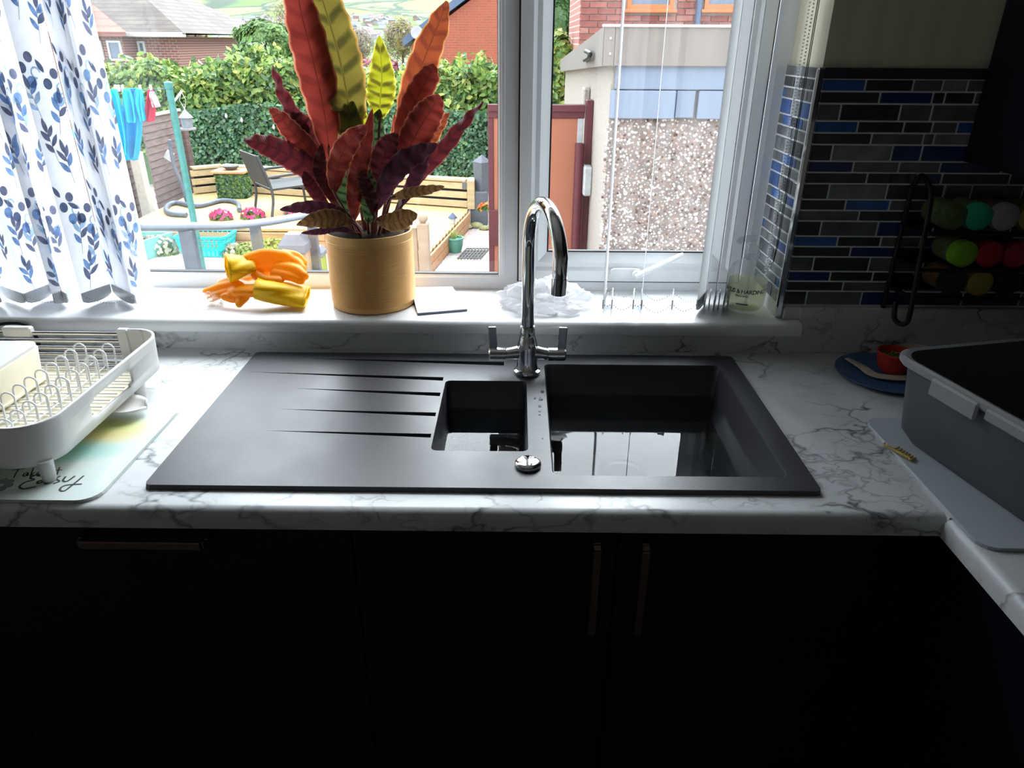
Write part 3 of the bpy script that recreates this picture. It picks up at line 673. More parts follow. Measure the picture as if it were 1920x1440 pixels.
leafmat('leaf_green', (.06, .11, .04), (.012, .035, .015), (.10, .14, .05), .3)
leafmat('leaf_lime', (.30, .30, .014), (.085, .075, .01), (.65, .55, .1), .6, N=6, ang=2.2)
leafmat('leaf_olive', (.15, .12, .022), (.06, .05, .012), (.5, .28, .08), .5, N=8)
leafmat('leaf_brown', (.20, .11, .04), (.12, .05, .025), (.35, .22, .10), .35)
g = NG('pot_gold'); b = g.bsdf(g.ramp(g.noise(g.co(), 12).outputs[0], [(.3, (.78, .44, .15)), (.7, (.85, .50, .18))]), .48, metal=.15, spec=.4); g.done(b)
mat('soil', (.02, .014, .01), .95, var=.5, sc=120, bump=.6, spec=.03); mat('stem_red', (.16, .05, .04), .5)
PX, PY, PZ = -.269, .683, SILL+.0006
pt = T('potted_plant', 'red-leaved calathea in a ribbed gold pot on the sill', 'plant', (PX, PY, PZ))
pr = [(.0001, 0), (.088, 0), (.0905, .003)]; zt = .163; nr = 44
for i in range(nr):
    z_ = .012+i*(.135/nr); pr += [(.0912, z_), (.0921, z_+.0008), (.0921, z_+.0021), (.0912, z_+.0029)]
pr += [(.0915, .150), (.0915, zt), (.0900, zt+.001), (.0885, zt), (.0885, .14), (.0001, .14)]
MB().lathe(pr, (PX, PY, PZ), 72).build('pot', 'pot_gold', pt, smooth=25)
MB().lathe([(.0001, .157), (.05, .158), (.0884, .154)], (PX, PY, PZ), 30).build('soil', 'soil', pt, smooth=60)
def leaf(path, ys, wpx, mt, prof=.75, wave=.0035, wk=7, fold=.18, twist=0, curl=0, ph=0):
    n = len(path); P = []
    for i, (u, v) in enumerate(path):
        t = i/(n-1); y = ys[0]+(ys[1]-ys[0])*t; P.append(Yp(u, v, y))
    C = cat(P, 10); L = len(C)-1; mb = MB(); mb.uv = []; nu = 8
    D = (C[L//2]-CAM).dot(_f); Wm = wpx*D/F/2
    for j, p in enumerate(C):
        t = j/L; Tn = (C[min(j+1, L)]-C[max(j-1, 0)]).normalized(); vd = (p-CAM).normalized()
        side = Tn.cross(vd).normalized(); nn = side.cross(Tn).normalized()
        a = twist*(t-.3); s2 = side*math.cos(a)+nn*math.sin(a); n2 = nn*math.cos(a)-side*math.sin(a)
        w = Wm*max(.02, math.sin(PI*min(1, t*.985+.012)))**prof*(1-.18*(t-.5))
        for i in range(nu+1):
            q = -1+2*i/nu
            off = fold*w*abs(q)-curl*w*q*q+wave*math.sin(wk*2*PI*t+(0 if q < 0 else 1.3)+ph)*abs(q)**1.6*min(1, 4*t)*min(1, 5*(1-t)+.2)
            wob = 1+.05*math.sin(wk*4*PI*t+ph+q)
            mb.v.append(tuple(p+s2*q*w*wob+n2*off)); mb.uv.append((q, t))
    for j in range(L):
        for i in range(nu): mb.f.append((j*(nu+1)+i, j*(nu+1)+i+1, (j+1)*(nu+1)+i+1, (j+1)*(nu+1)+i)); mb.m.append(0)
    lo = mb.build('leaf', mt, pt, smooth=180, fix=False)
    b0 = C[0]; q0 = Vector((PX+max(-.05, min(.05, (b0.x-PX)*.35)), PY+max(-.04, min(.04, (b0.y-PY)*.5)), PZ+.145))
    MB().tube(cat([q0, q0.lerp(b0, .5)+Vector((0, 0, .008)), b0, C[3]], 5), [.0028]*10+[.0022]*5+[.0012], 6).build('stem', 'stem_red', pt, smooth=60)
LV = [
 ([(620, 300), (606, 200), (585, 105), (562, 10), (556, -60)], (.70, .72), 64, 'leaf_red', .6, 0),
 ([(655, 270), (652, 190), (634, 100), (606, 5), (585, -50)], (.71, .74), 74, 'leaf_olive', .6, .1),
 ([(712, 225), (713, 185), (716, 140), (711, 67)], (.69, .70), 49, 'leaf_lime', .8, 0),
 ([(752, 265), (768, 195), (794, 115), (820, 50), (838, 2)], (.70, .70), 50, 'leaf_orange', .65, .3),
 ([(748, 290), (758, 245), (781, 185), (805, 140), (813, 120)], (.68, .67), 46, 'leaf_red', .7, .3),
 ([(750, 315), (765, 280), (790, 235), (812, 200), (824, 178)], (.66, .64), 55, 'leaf_red', .75, .2),
 ([(778, 310), (796, 275), (818, 240), (843, 211)], (.68, .67), 28, 'leaf_orange', .75, .3),
 ([(765, 365), (790, 325), (830, 280), (868, 232), (906, 190)], (.69, .70), 26, 'leaf_maroon', .7, .5),
 ([(628, 375), (590, 325), (540, 290), (495, 270), (458, 262)], (.68, .66), 44, 'leaf_maroon', .65, -.3),
 ([(592, 310), (572, 250), (545, 205), (524, 165), (511, 122)], (.70, .71), 24, 'leaf_maroon', .6, .6),
 ([(608, 330), (580, 280), (550, 250), (525, 220), (505, 203)], (.69, .68), 34, 'leaf_red', .7, -.3),
 ([(605, 320), (585, 265), (562, 230), (545, 212)], (.70, .70), 40, 'leaf_maroon', .75, .3),
 ([(627, 362), (630, 325), (643, 285), (665, 255), (690, 236)], (.64, .61), 38, 'leaf_red', .7, .2),
 ([(664, 415), (664, 370), (672, 320), (685, 270), (698, 205)], (.65, .63), 32, 'leaf_red', .75, 0),
 ([(712, 345), (715, 310), (727, 275), (745, 250)], (.65, .64), 42, 'leaf_maroon', .75, .1),
 ([(705, 395), (725, 345), (755, 305), (790, 285), (820, 270)], (.64, .62), 38, 'leaf_purple', .7, .3),
 ([(732, 372), (765, 362), (800, 356), (833, 350)], (.64, .62), 18, 'leaf_brown', .6, .2),
 ([(660, 412), (625, 395), (575, 388), (525, 393)], (.63, .60), 24, 'leaf_purple', .65, -.2),
 ([(662, 418), (630, 410), (595, 412), (556, 422)], (.61, .585), 32, 'leaf_brown', .8, .2),
 ([(705, 412), (735, 416), (762, 408), (783, 402)], (.61, .60), 34, 'leaf_brown', .75, .2),
 ([(665, 436), (630, 428), (600, 434), (565, 437)], (.61, .59), 13, 'leaf_purple', .6, 0),
 ([(650, 260), (640, 215), (625, 170), (612, 120)], (.735, .745), 40, 'leaf_lime', .7, 0),
 ([(690, 260), (682, 225), (676, 184)], (.73, .735), 15, 'leaf_lime', .7, 0),
 ([(700, 345), (698, 300), (702, 250), (712, 205)], (.68, .69), 38, 'leaf_green', .7, 0),
 ([(662, 415), (655, 370), (652, 320), (658, 280)], (.67, .67), 46, 'leaf_green', .7, 0),
 ([(690, 420), (694, 380), (690, 340), (684, 300)], (.655, .65), 34, 'leaf_green', .7, 0),
 ([(668, 290), (660, 250), (655, 215), (662, 190)], (.715, .72), 40, 'leaf_green', .7, 0),
 ([(755, 385), (775, 340), (792, 305), (800, 280)], (.66, .66), 24, 'leaf_purple', .7, .2),
 ([(640, 395), (612, 345), (600, 310), (603, 270)], (.67, .67), 28, 'leaf_maroon', .7, 0),
 ([(705, 410), (695, 370), (683, 340), (676, 320)], (.625, .61), 24, 'leaf_maroon', .7, 0),
 ([(735, 330), (742, 295), (745, 260), (740, 215)], (.72, .73), 26, 'leaf_red', .7, 0),
 ([(620, 400), (598, 370), (578, 340), (570, 320)], (.66, .65), 22, 'leaf_maroon', .7, 0),
]
for i, (pa, ys, w, m_, pf, tw_) in enumerate(LV):
    leaf(pa, ys, w*1.12, m_, pf*.9, wave=.0034+.00005*w, wk=4.5+(i % 3), twist=tw_*2, fold=.1+.05*(i % 3), ph=i*1.7)
p = Yp(750, 372, .66); MB().box(p.x-.004, p.x+.004, .6595, .6603, PZ+.15, p.z+.014, .0003).build('plant_tag', 'white_plastic', pt)
# ---- rubber gloves
def glovemat(nm, c, c2):
    g = NG(nm); col = g.ramp(g.noise(g.co(), 14, 2).outputs[0], [(.35, c2), (.6, c)]); b = g.bsdf(col, .45); t = g.n('ShaderNodeBsdfTranslucent'); g.l(col, t.inputs[0])
    m = g.n('ShaderNodeMixShader'); m.inputs[0].default_value = .4; g.l(b.outputs[0], m.inputs[1]); g.l(t.outputs[0], m.inputs[2]); g.done(m)
glovemat('rubber_yellow', (.92, .70, .01), (.90, .62, .01)); glovemat('rubber_orange', (.92, .48, .012), (.90, .38, .012))
def blobmesh(name, chains, mt, parent, vox=.0022):
    mb = MB()
    for pts, rs, fl, up in chains:
        C = cat([Vector(p) for p in pts], 6); k = len(C); R2 = [rs[min(len(rs)-2, int(i/(k-1)*(len(rs)-1)))]*(1-((i/(k-1)*(len(rs)-1)) % 1 if i < k-1 else 1))+rs[min(len(rs)-1, int(i/(k-1)*(len(rs)-1))+1)]*((i/(k-1)*(len(rs)-1)) % 1 if i < k-1 else 1) for i in range(k)]
        d0 = (C[0]-C[1]).normalized(); d1 = (C[-1]-C[-2]).normalized()
        C = [C[0]+d0*R2[0]*.8]+C+[C[-1]+d1*R2[-1]*.8]; R2 = [R2[0]*.45]+R2+[R2[-1]*.45]
        mb.tube(C, R2, 12, flat=fl, up=up)
    o = mb.build(name, mt, parent)
    r = o.modifiers.new('r', 'REMESH'); r.mode = 'VOXEL'; r.voxel_size = vox; r.use_smooth_shade = True
    s = o.modifiers.new('s', 'SMOOTH'); s.iterations = 6; s.factor = .5
    return o
def q(u, v, y, zmin=0): p = Yp(u, v, y); return Vector((p.x, p.y, max(p.z, zmin)))
g1 = T('rubber_glove', 'yellow rubber glove lying uppermost, cuff gaping to the left', 'glove', (-.50, .70, SILL), 'pair of rubber gloves')
zf = SILL+.012
blobmesh('hand', [([q(455, 505, .70), q(500, 492, .70), q(540, 494, .70)], [.030, .032, .028], .55, (0, 1, 0)),
  ([q(520, 482, .705), q(552, 490, .70), q(568, 506, .69)], [.013, .012, .010], 1, None), ([q(520, 500, .69), q(552, 505, .68), q(572, 518, .67)], [.013, .012, .010], 1, None),
  ([q(515, 512, .68), q(545, 518, .67), q(565, 527, .665)], [.012, .011, .009], 1, None), ([q(530, 476, .71), q(556, 480, .712), q(570, 494, .71)], [.011, .010, .009], 1, None), ([q(480, 515, .68), q(500, 525, .665), q(525, 527, .66)], [.013, .011, .010], 1, None)], 'rubber_orange', g1)
def cuff(mt, parent, A, B, rA, rB, flA, flB, up, lip=.0022):
    A = Vector(A); B = Vector(B); mb = MB(); d = (B-A).normalized(); u_ = Vector(up); x_ = u_.cross(d).normalized(); y_ = d.cross(x_)
    def f(a, t):
        r = rA+(rB-rA)*t; fl = flA+(flB-flA)*t; th = a*2*PI; w = 1+.10*math.sin(3*th+4*t)+.05*math.sin(7*th+t*9)
        p = A.lerp(B, t)+x_*math.cos(th)*r*w+y_*math.sin(th)*r*fl*w; p.z = max(p.z, SILL+.0035); return tuple(p)
    o = mb.grid(f, 30, 12).build('cuff', mt, parent, smooth=180); m = o.modifiers.new('s', 'SOLIDIFY'); m.thickness = .0016; m.offset = 1
    rim = MB(); rim.tube([Vector(f(i/30, 1)) for i in range(30)], lip, 6, closed=True).build('cuff_rim', mt, o, smooth=60)
cuff('rubber_yellow', g1, q(475, 500, .70), q(427, 503, .675), .031, .036, .6, .75, (0, 0, 1))
g2 = T('rubber_glove', 'yellow rubber glove lying underneath, fingers to the left and cuff to the right', 'glove', (-.52, .645, SILL), 'pair of rubber gloves')
blobmesh('hand', [([q(490, 545, .65, zf), q(465, 545, .65, zf), q(445, 545, .652, zf)], [.024, .022, .022], .6, (0, 0, 1)),
  ([q(450, 535, .665, zf), q(420, 537, .67, zf), q(385, 548, .675, zf)], [.011, .010, .009], 1, None), ([q(450, 545, .655, zf), q(420, 550, .66, zf), q(394, 560, .66, zf)], [.011, .010, .009], 1, None),
  ([q(455, 553, .645, zf), q(438, 560, .64, zf), q(420, 556, .64, zf)], [.011, .010, .009], 1, None), ([q(460, 556, .64, zf), q(450, 566, .63, zf), q(449, 577, .622, zf)], [.011, .010, .008], 1, None), ([q(445, 532, .675, zf), q(430, 528, .68, zf), q(412, 533, .685, zf)], [.010, .009, .008], 1, None)], 'rubber_orange', g2)
cuff('rubber_yellow', g2, q(480, 540, .648), Vector((q(575, 556, .66).x, .66, SILL+.018)), .028, .042, .75, .42, (0, 0, 1))
# ---- crumpled film bags
def crumple(name, c, rx, ry, rz, mt, label, seed, amp=.35, fr=40):
    mb = MB(); c = Vector(c)
    def f(a, b):
        th = a*2*PI; ph = (b-.5)*PI; d = Vector((math.cos(ph)*math.cos(th), math.cos(ph)*math.sin(th), math.sin(ph)))
        nz = noise.turbulence(Vector((d.x*2.2+seed, d.y*2.2, d.z*2.2)), 4, True); rd_ = noise.noise(d*1.6+Vector((seed, 3, 1)))
        s_ = 1-amp+amp*1.6*nz+.35*rd_
        p = Vector((d.x*rx*s_, d.y*ry*s_, d.z*rz*s_)); p.z = max(p.z+rz*.45, .0012+abs(nz)*.002); return tuple(p+c)
    mb.grid(f, 48, 24)
    o = tag(mb.build(name, mt, loc=c, smooth=30), label, 'plastic bag'); return o
crumple('plastic_bag', (.105, .655, SILL), .098, .06, .042, 'film_bag', 'crumpled white translucent plastic bag on the sill behind the tap', 4.1)
crumple('plastic_wrapper', (-.632, .655, SILL), .042, .032, .022, 'film_clear', 'crumpled clear plastic wrapper by the glove fingers', 8.3)
# ---- folded card
mat('card_white', (.88, .88, .9), .5, var=.02); mat('card_blue', (.25, .29, .42), .5)
A, B, C_, D_ = [Vector((x, y, 0)) for x, y in ((-.162, .598), (-.058, .627), (-.100, .742), (-.194, .735))]
cdx = T('folded_card', 'white folded card lying between the gold pot and the mullion', 'card', (-.13, .67, SILL))
def sheet(z0, lift, t): 
    mb = MB(); z0 += SILL; v = [A+Vector((0, 0, z0)), B+Vector((0, 0, z0)), C_+Vector((0, 0, z0+lift)), D_+Vector((0, 0, z0+lift))]
    v += [p+Vector((0, 0, t)) for p in v]; return mb.add(v, [(0, 1, 2, 3), (4, 5, 6, 7), (0, 1, 5, 4), (1, 2, 6, 5), (2, 3, 7, 6), (3, 0, 4, 7)])
sheet(.0008, 0, .0035).build('lower_leaf', 'card_blue', cdx); sheet(.0045, .012, .0012).build('upper_leaf', 'card_white', cdx)
# ---- soap dispenser
BX, BY = .546, .657; BZ = SILL+.0006
glassy('soap_liquid', (.95, .96, .80), .0, .22, (.92, .92, .68))
so = T('soap_dispenser', 'clear pump bottle of pale yellow hand soap at the right end of the sill', 'bottle', (BX, BY, BZ))
MB().lathe([(.0001, .002), (.036, 0), (.040, .004), (.041, .012), (.0415, .06), (.041, .085), (.036, .098), (.024, .108), (.014, .113), (.013, .120)], (BX, BY, BZ), 40, cap=False).build('bottle', 'clear_plastic', so, smooth=50)
MB().lathe([(.0001, .006), (.034, .006), (.0385, .012), (.0393, .06), (.0393, .066), (.0001, .066)], (BX, BY, BZ), 40).build('soap', 'soap_liquid', so, smooth=50)
MB().lathe([(.0145, .112), (.0155, .114), (.0155, .130), (.0135, .132), (.0135, .139), (.006, .140), (.006, .152), (.0001, .152)], (BX, BY, BZ), 28).tube(cat([(BX+.004, BY, BZ+.156), (BX-.012, BY-.004, BZ+.156), (BX-.030, BY-.008, BZ+.154), (BX-.034, BY-.009, BZ+.147)], 4), [.007]*6+[.0055]*6+[.004], 10).build('pump', 'clear_plastic', so, smooth=50)
MB().tube([(BX, BY, BZ+.11), (BX+.003, BY, BZ+.012)], .003, 8).build('dip_tube', 'clear_plastic', so, smooth=50)
def bent_text(txt, size, z, mt, nm, parent, a0=-PI/2-.50, r=.0424):
    cu = bpy.data.curves.new('t', 'FONT'); cu.body = txt; cu.size = size; cu.align_x = 'CENTER'; cu.space_character = .92; cu.offset = .00025
    to = bpy.data.objects.new('t', cu); COL.objects.link(to); bpy.context.view_layer.update(); dg = bpy.context.evaluated_depsgraph_get(); me = bpy.data.meshes.new_from_object(to.evaluated_get(dg))
    bpy.data.objects.remove(to); O = Vector(parent['_o'])
    for v in me.vertices:
        a = a0+v.co.x/r; v.co = Vector((BX+r*math.cos(a), BY+r*math.sin(a), z+v.co.y))-O
    me.materials.clear(); me.materials.append(MT(mt)); return link(nm, me, parent)
bent_text('BAYLIS & HARDING', .0125, BZ+.046, 'ink', 'lettering', so)
bent_text('ENGLAND', .0065, BZ+.0385, 'ink_grey', 'lettering', so)
ln = MB(); 
for i in range(10):
    a = -PI/2-.75+i*.06; b_ = a+.055; zz = BZ+.021
    ln.add([(BX+.042*math.cos(a), BY+.042*math.sin(a), zz), (BX+.042*math.cos(b_), BY+.042*math.sin(b_), zz), (BX+.042*math.cos(b_), BY+.042*math.sin(b_), zz+.003), (BX+.042*math.cos(a), BY+.042*math.sin(a), zz+.003)], [(0, 1, 2, 3)])
ln.build('printed_line', 'ink', so)
# ================================================================== VERTICAL BLINDS
mat('blind_fabric', (.80, .81, .84), .7, var=.03, sc=60, tl=.5)
mat('blind_white', (.86, .87, .88), .6, var=.02, tl=.2)
mat('print_dark', (.15, .19, .30), .7, var=.25, sc=70, tl=.5); mat('print_mid', (.24, .38, .64), .7, var=.3, sc=70, tl=.5); mat('print_pale', (.48, .64, .80), .7, var=.25, sc=70, tl=.5)
mat('print_slate', (.20, .22, .32), .7, var=.2, sc=70, tl=.5)
mat('weight_plastic', (.62, .64, .66), .3, tl=.2); mat('bead', (.55, .56, .58), .3)
ZSL, ZTOP = .989, 2.06
def beads(mb, pts, r=.0016, step=.006):
    acc = 0; C = cat(pts, 10)
    for i in range(len(C)-1):
        L_ = (C[i+1]-C[i]).length; d_ = step-acc
        while d_ < L_:
            p = C[i].lerp(C[i+1], d_/L_); mb.add([p+Vector(o_)*r for o_ in ((1, 0, 0), (-1, 0, 0), (0, 1, 0), (0, -1, 0), (0, 0, 1), (0, 0, -1))], [(0, 2, 4), (2, 1, 4), (1, 3, 4), (3, 0, 4), (2, 0, 5), (1, 2, 5), (3, 1, 5), (0, 3, 5)]); d_ += step
        acc = (acc+L_) % step
    return mb
rb = random.Random(11)
def print_slat(A, B, parent, seed):
    rr = random.Random(seed); w = (B-A).length; d = (B-A)/w; nrm = Vector((d.y, -d.x, 0))
    if nrm.dot(CAM-A) < 0: nrm = -nrm
    off = [nrm*.0006]; mb = MB(); lay = [0]
    def pt_(s, z): return A+d*s+Vector((0, 0, z-A.z))+nrm*(.0006+lay[0])
    def leafp(s, z, L_, wd, a, mi):
        lay[0] += .000004; P2 = []
        for k in range(12):
            t = k/6 if k <= 6 else (12-k)/6; sg = 1 if k <= 6 else -1; x = t*L_; y = sg*wd*math.sin(PI*t)**.8*(1-.3*t)
            ss = s+x*math.cos(a)-y*math.sin(a); zz = z+x*math.sin(a)+y*math.cos(a); P2.append((min(w, max(0, ss)), zz))
        if max(p[0] for p in P2)-min(p[0] for p in P2) < .002: return
        mb.add([pt_(*p) for p in P2], [tuple(range(12))], mi)
    def disc(s, z, r, mi, hole=0):
        lay[0] += .000004; n = 14; P1 = [(min(w, max(0, s+r*math.cos(t*2*PI/n))), z+r*math.sin(t*2*PI/n)*1.1) for t in range(n)]
        if max(p[0] for p in P1)-min(p[0] for p in P1) < .002: return
        if hole:
            P3 = [(min(w, max(0, s+r*hole*math.cos(t*2*PI/n))), z+r*hole*math.sin(t*2*PI/n)*1.1) for t in range(n)]
            mb.add([pt_(*p) for p in P1+P3], [(t, (t+1) % n, n+(t+1) % n, n+t) for t in range(n-3)], mi)
        else: mb.add([pt_(*p) for p in P1], [tuple(range(n))], mi)
    z = ZSL+.01; k = 0
    while z < 1.72:
        for lane in (0, 1):
            s = w*(.28+.45*lane)+rr.uniform(-.01, .01); zz = z+lane*.055+rr.uniform(-.01, .01); a0 = PI/2+rr.uniform(-.25, .25)
            ty = (k+lane) % 3
            if ty != 2:
                lay[0] += .000004; e = (s+.06*math.cos(a0), zz+.06*math.sin(a0)); px_, pz_ = -math.sin(a0)*.0005, math.cos(a0)*.0005
                mb.add([pt_(min(w, max(0, x_)), z_) for x_, z_ in ((s-px_, zz-pz_), (e[0]-px_, e[1]-pz_), (e[0]+px_, e[1]+pz_), (s+px_, zz+pz_))], [(0, 1, 2, 3)], 3)
                for q_, sg in ((.022, 1), (.034, -1), (.044, 1), (.052, -1)):
                    leafp(s+q_*math.cos(a0), zz+q_*math.sin(a0), rr.uniform(.026, .034), rr.uniform(.0055, .0075), a0+sg*rr.uniform(.45, .75), rr.choice((1, 1, 3, 0) if ty == 0 else (1, 2, 3)))
                leafp(e[0], e[1], .03, .006, a0, rr.choice((0, 3)))
            else:
                disc(s-.012, zz+.02, .0095, 0); disc(s+.006, zz+.038, .009, 3); disc(s+.014, zz+.010, .0105, 2, .68); disc(s+.002, zz-.006, .010, 1)
                leafp(s-.014, zz+.04, .028, .006, a0+.7, 0)
        z += .088; k += 1
    mb.build('leaf_print', ['print_dark', 'print_mid', 'print_pale', 'print_slate'], parent, fix=False)['kind'] = 'stuff'
def slat(bl, A, B, seed, prn, fab, bow_=.004):
    A = Vector(A); B = Vector(B); w = (B-A).length; d = (B-A)/w; nn = Vector((d.y, -d.x, 0)); mb = MB()
    def f(u, v): return tuple(A+d*w*u+Vector((0, 0, (ZTOP-ZSL)*v)))
    o = mb.grid(f, 4, 6).build('slat', fab, bl, smooth=180, fix=False)
    if prn: print_slat(A+Vector((0, 0, 0)), B, o, seed)
    Mw = Matrix(((d.x, nn.x, 0, A.x), (d.y, nn.y, 0, A.y), (0, 0, 1, 0), (0, 0, 0, 1)))
    wt_ = MB(); poly = [(w*.02, ZSL+.018), (w*.02, ZSL)]+[(w*.5-w*.48*math.cos(t), ZSL-.010*math.sin(t)) for t in (.35, .8, 1.2, 1.57, 1.94, 2.34, 2.8)]+[(w*.98, ZSL), (w*.98, ZSL+.018)]
    wt_.prism([(p[0], p[1]) for p in poly], -.0014, .0014, Mw @ Matrix(((1, 0, 0, 0), (0, 0, 1, 0), (0, 1, 0, 0), (0, 0, 0, 1))))
    wt_.build('bottom_weight', 'weight_plastic', o); return A, B
bL = T('vertical_blind', 'white vertical blind slats with blue leaf print, gathered at the left', 'blind', (-.95, .66, ZSL))
MB().box(-1.38, -.1, .645, .685, 2.06, 2.10, .002).build('headrail', 'upvc', bL)
V_ = 556
spec = [(-105, .62, -40, .70), (-35, .70, 0, .625), (2, .69, 46, .625), (46, .625, 102, .70), (100, .70, 126, .628), (98, .622, 152, .695), (152, .628, 212, .700), (214, .702, 252, .625), (222, .712, 250, .64), (251, .622, 292, .700)]  # second-last slat is an extra, added behind the grey one to darken it
pts = []
for i, (u0, y0_, u1, y1_) in enumerate(spec):
    a = Yp(u0, V_, y0_); b = Yp(u1, V_, y1_); a.z = b.z = ZSL; slat(bL, a, b, 100+i, True, 'blind_fabric'); pts.append((a, b))
for i in range(2, len(pts)-1):
    a = (pts[i][0] if pts[i][0].y < pts[i][1].y else pts[i][1])+Vector((0, 0, .012)); b = (pts[i+1][0] if pts[i+1][0].y < pts[i+1][1].y else pts[i+1][1])+Vector((0, 0, .012))
    if (a-b).length < .012: continue
    beads(MB(), [a, a.lerp(b, .5)-Vector((0, 0, .014)), b]).build('bead_chain', 'bead', bL)
bR = T('vertical_blind', 'edge-on white vertical blind slats drawn to the right of the casement', 'blind', (.37, .66, ZSL))
MB().box(-.1, .59, .645, .685, 2.06, 2.10, .002).build('headrail', 'upvc', bR)
us = [(1130, .07), (1147, 0), (1187, 0.0), (1203, -.02), (1260, 0), (1306, .22), (1320, .02), (1329, 0), (1338, .03), (1347, 0), (1356, .02), (1364, .0)]
pr_ = None
for i, (u, rot) in enumerate(us):
    n_ = Yp(u, 574, .615); n_.z = ZSL; d = Vector((n_.x-CAM.x, n_.y-CAM.y, 0)).normalized(); d.rotate(Euler((0, 0, -rot))); f_ = n_+d*.086
    slat(bR, n_, f_, i, False, 'blind_white')
    if pr_ is not None and i < 7:
        for sa_, sb_ in ((pr_[0], n_), (pr_[1], f_)):
            a = sa_+Vector((0, 0, .010)); b = sb_+Vector((0, 0, .010)); sg = min(.03, (a-b).length*.3)
            beads(MB(), [a, a.lerp(b, .25)-Vector((0, 0, sg*.7)), a.lerp(b, .5)-Vector((0, 0, sg)), a.lerp(b, .75)-Vector((0, 0, sg*.7)), b]).build('bead_chain', 'bead', bR)
    pr_ = (n_, f_)
ch = MB(); beads(ch, [(.588, .655, 2.05), (.588, .655, 1.5), (.587, .655, 1.10), (.580, .66, 1.06), (.588, .675, 1.10), (.588, .675, 1.5), (.588, .675, 2.05)], .0021, .0062)
ch.build('control_chain', 'bead', bR)
MB().tube([(.589, .632, 2.05), (.589, .632, 1.12), (.586, .636, 1.085), (.589, .640, 1.12), (.589, .640, 2.05)], .0009, 5).build('control_cord', 'seam_dark', bR)
# ================================================================== OUTDOORS
GZ, DK = -.55, -.35
for nm, c, tl in (('hedge_a', (.12, .22, .05), .25), ('hedge_b', (.22, .33, .08), .3), ('hedge_c', (.36, .40, .10), .35), ('hedge_d', (.055, .12, .04), .2), ('ivy_a', (.055, .135, .065), .1), ('ivy_b', (.11, .21, .11), .1), ('ivy_c', (.02, .06, .03), .1),
                  ('tree_a', (.17, .27, .08), .3), ('tree_b', (.07, .14, .04), .3), ('willow_a', (.28, .24, .075), .3), ('bare_a', (.24, .20, .15), .2), ('plum_a', (.22, .06, .08), .2), ('grass_a', (.30, .38, .10), .3), ('petal_pink', (.75, .08, .25), .3), ('lilac_a', (.38, .26, .60), .3), ('petal_orange', (.80, .20, .05), .3), ('petal_white', (.45, .43, .33), .3)):
    mat(nm, c, .4 if nm[0] in 'hi' else .6, var=.3, sc=3, tl=tl)
mat('bark', (.10, .07, .05), .9, var=.3, sc=15, bump=.5, bd=.01)
def leafcloud(name, C, L, Wd, nrm, mats, mi, parent=None, loc=None, kind='stuff', seed=0, jit=.9):
    """many small folded leaves in one mesh: centres C, outward normals nrm"""
    rg = np.random.default_rng(seed); n = len(C); C = np.asarray(C, float); nrm = np.asarray(nrm, float)+rg.normal(0, jit, (n, 3)); nrm /= np.linalg.norm(nrm, axis=1)[:, None]
    t = rg.normal(0, 1, (n, 3)); t[:, 2] -= .3; t -= nrm*(t*nrm).sum(1)[:, None]; t /= np.linalg.norm(t, axis=1)[:, None]; s = np.cross(nrm, t)
    Ls = (L*rg.uniform(.65, 1.25, n))[:, None]; Ws = (Wd*rg.uniform(.7, 1.2, n))[:, None]; up = nrm*Ws*.35
    V = np.stack([C-t*Ls*.5, C-t*Ls*.12+s*Ws+up, C+t*Ls*.22+s*Ws*.8+up, C+t*Ls*.5, C+t*Ls*.22-s*Ws*.8+up, C-t*Ls*.12-s*Ws+up], 1).reshape(-1, 3)
    O = np.array(parent['_o'] if parent is not None else (loc if loc is not None else (0, 0, 0)), float); V = V-O
    b = np.arange(n)*6; Q = np.stack([b, b+1, b+2, b+3, b, b+3, b+4, b+5], 1).reshape(-1)
    me = bpy.data.meshes.new(name); me.vertices.add(n*6); me.vertices.foreach_set('co', V.astype(np.float32).ravel())
    me.loops.add(n*8); me.loops.foreach_set('vertex_index', Q.astype(np.int32)); me.polygons.add(n*2); me.polygons.foreach_set('loop_start', np.arange(0, n*8, 4, dtype=np.int32))
    for m in mats: me.materials.append(MT(m))
    me.polygons.foreach_set('material_index', np.repeat(np.asarray(mi, np.int32), 2)); me.update(calc_edges=True)
    o = link(name, me, parent, O if parent is None else (0, 0, 0))
    if kind: o['kind'] = kind
    return o
# ---- ground
g = NG('gravel'); co = g.co(); vo = g.n('ShaderNodeTexVoronoi'); vo.inputs['Scale'].default_value = 28; g.l(co, vo.inputs['Vector'])
c = g.mix(.55, vo.outputs['Color'], (.45, .39, .34)); c = g.mix(.6, c, (.44, .385, .335)); b = g.bsdf(c, .85); g.bump(b, vo.outputs['Distance'], .8, .03); g.done(b)
struct('ground', MB().box(-9, 9, -9, 13, GZ-.2, GZ), 'gravel', 'pale gravel garden ground beyond the window')
mat('paving', (.46, .43, .40), .8, var=.15, sc=3)
for i, (x0, x1, y0, y1) in enumerate(((-2.9, -2.0, 4.2, 5.1), (-1.95, -1.05, 4.2, 5.1), (-2.9, -2.0, 3.2, 4.15), (-1.95, -1.05, 3.2, 4.15), (-.1, .55, 6.6, 7.4))):
    tag(MB().box(x0, x1, y0, y1, GZ, GZ+.03, .01).build('paving_slab', 'paving', loc=((x0+x1)/2, (y0+y1)/2, GZ)), 'pale paving slab lying in the garden gravel', 'paving slab', 'garden paving slabs')
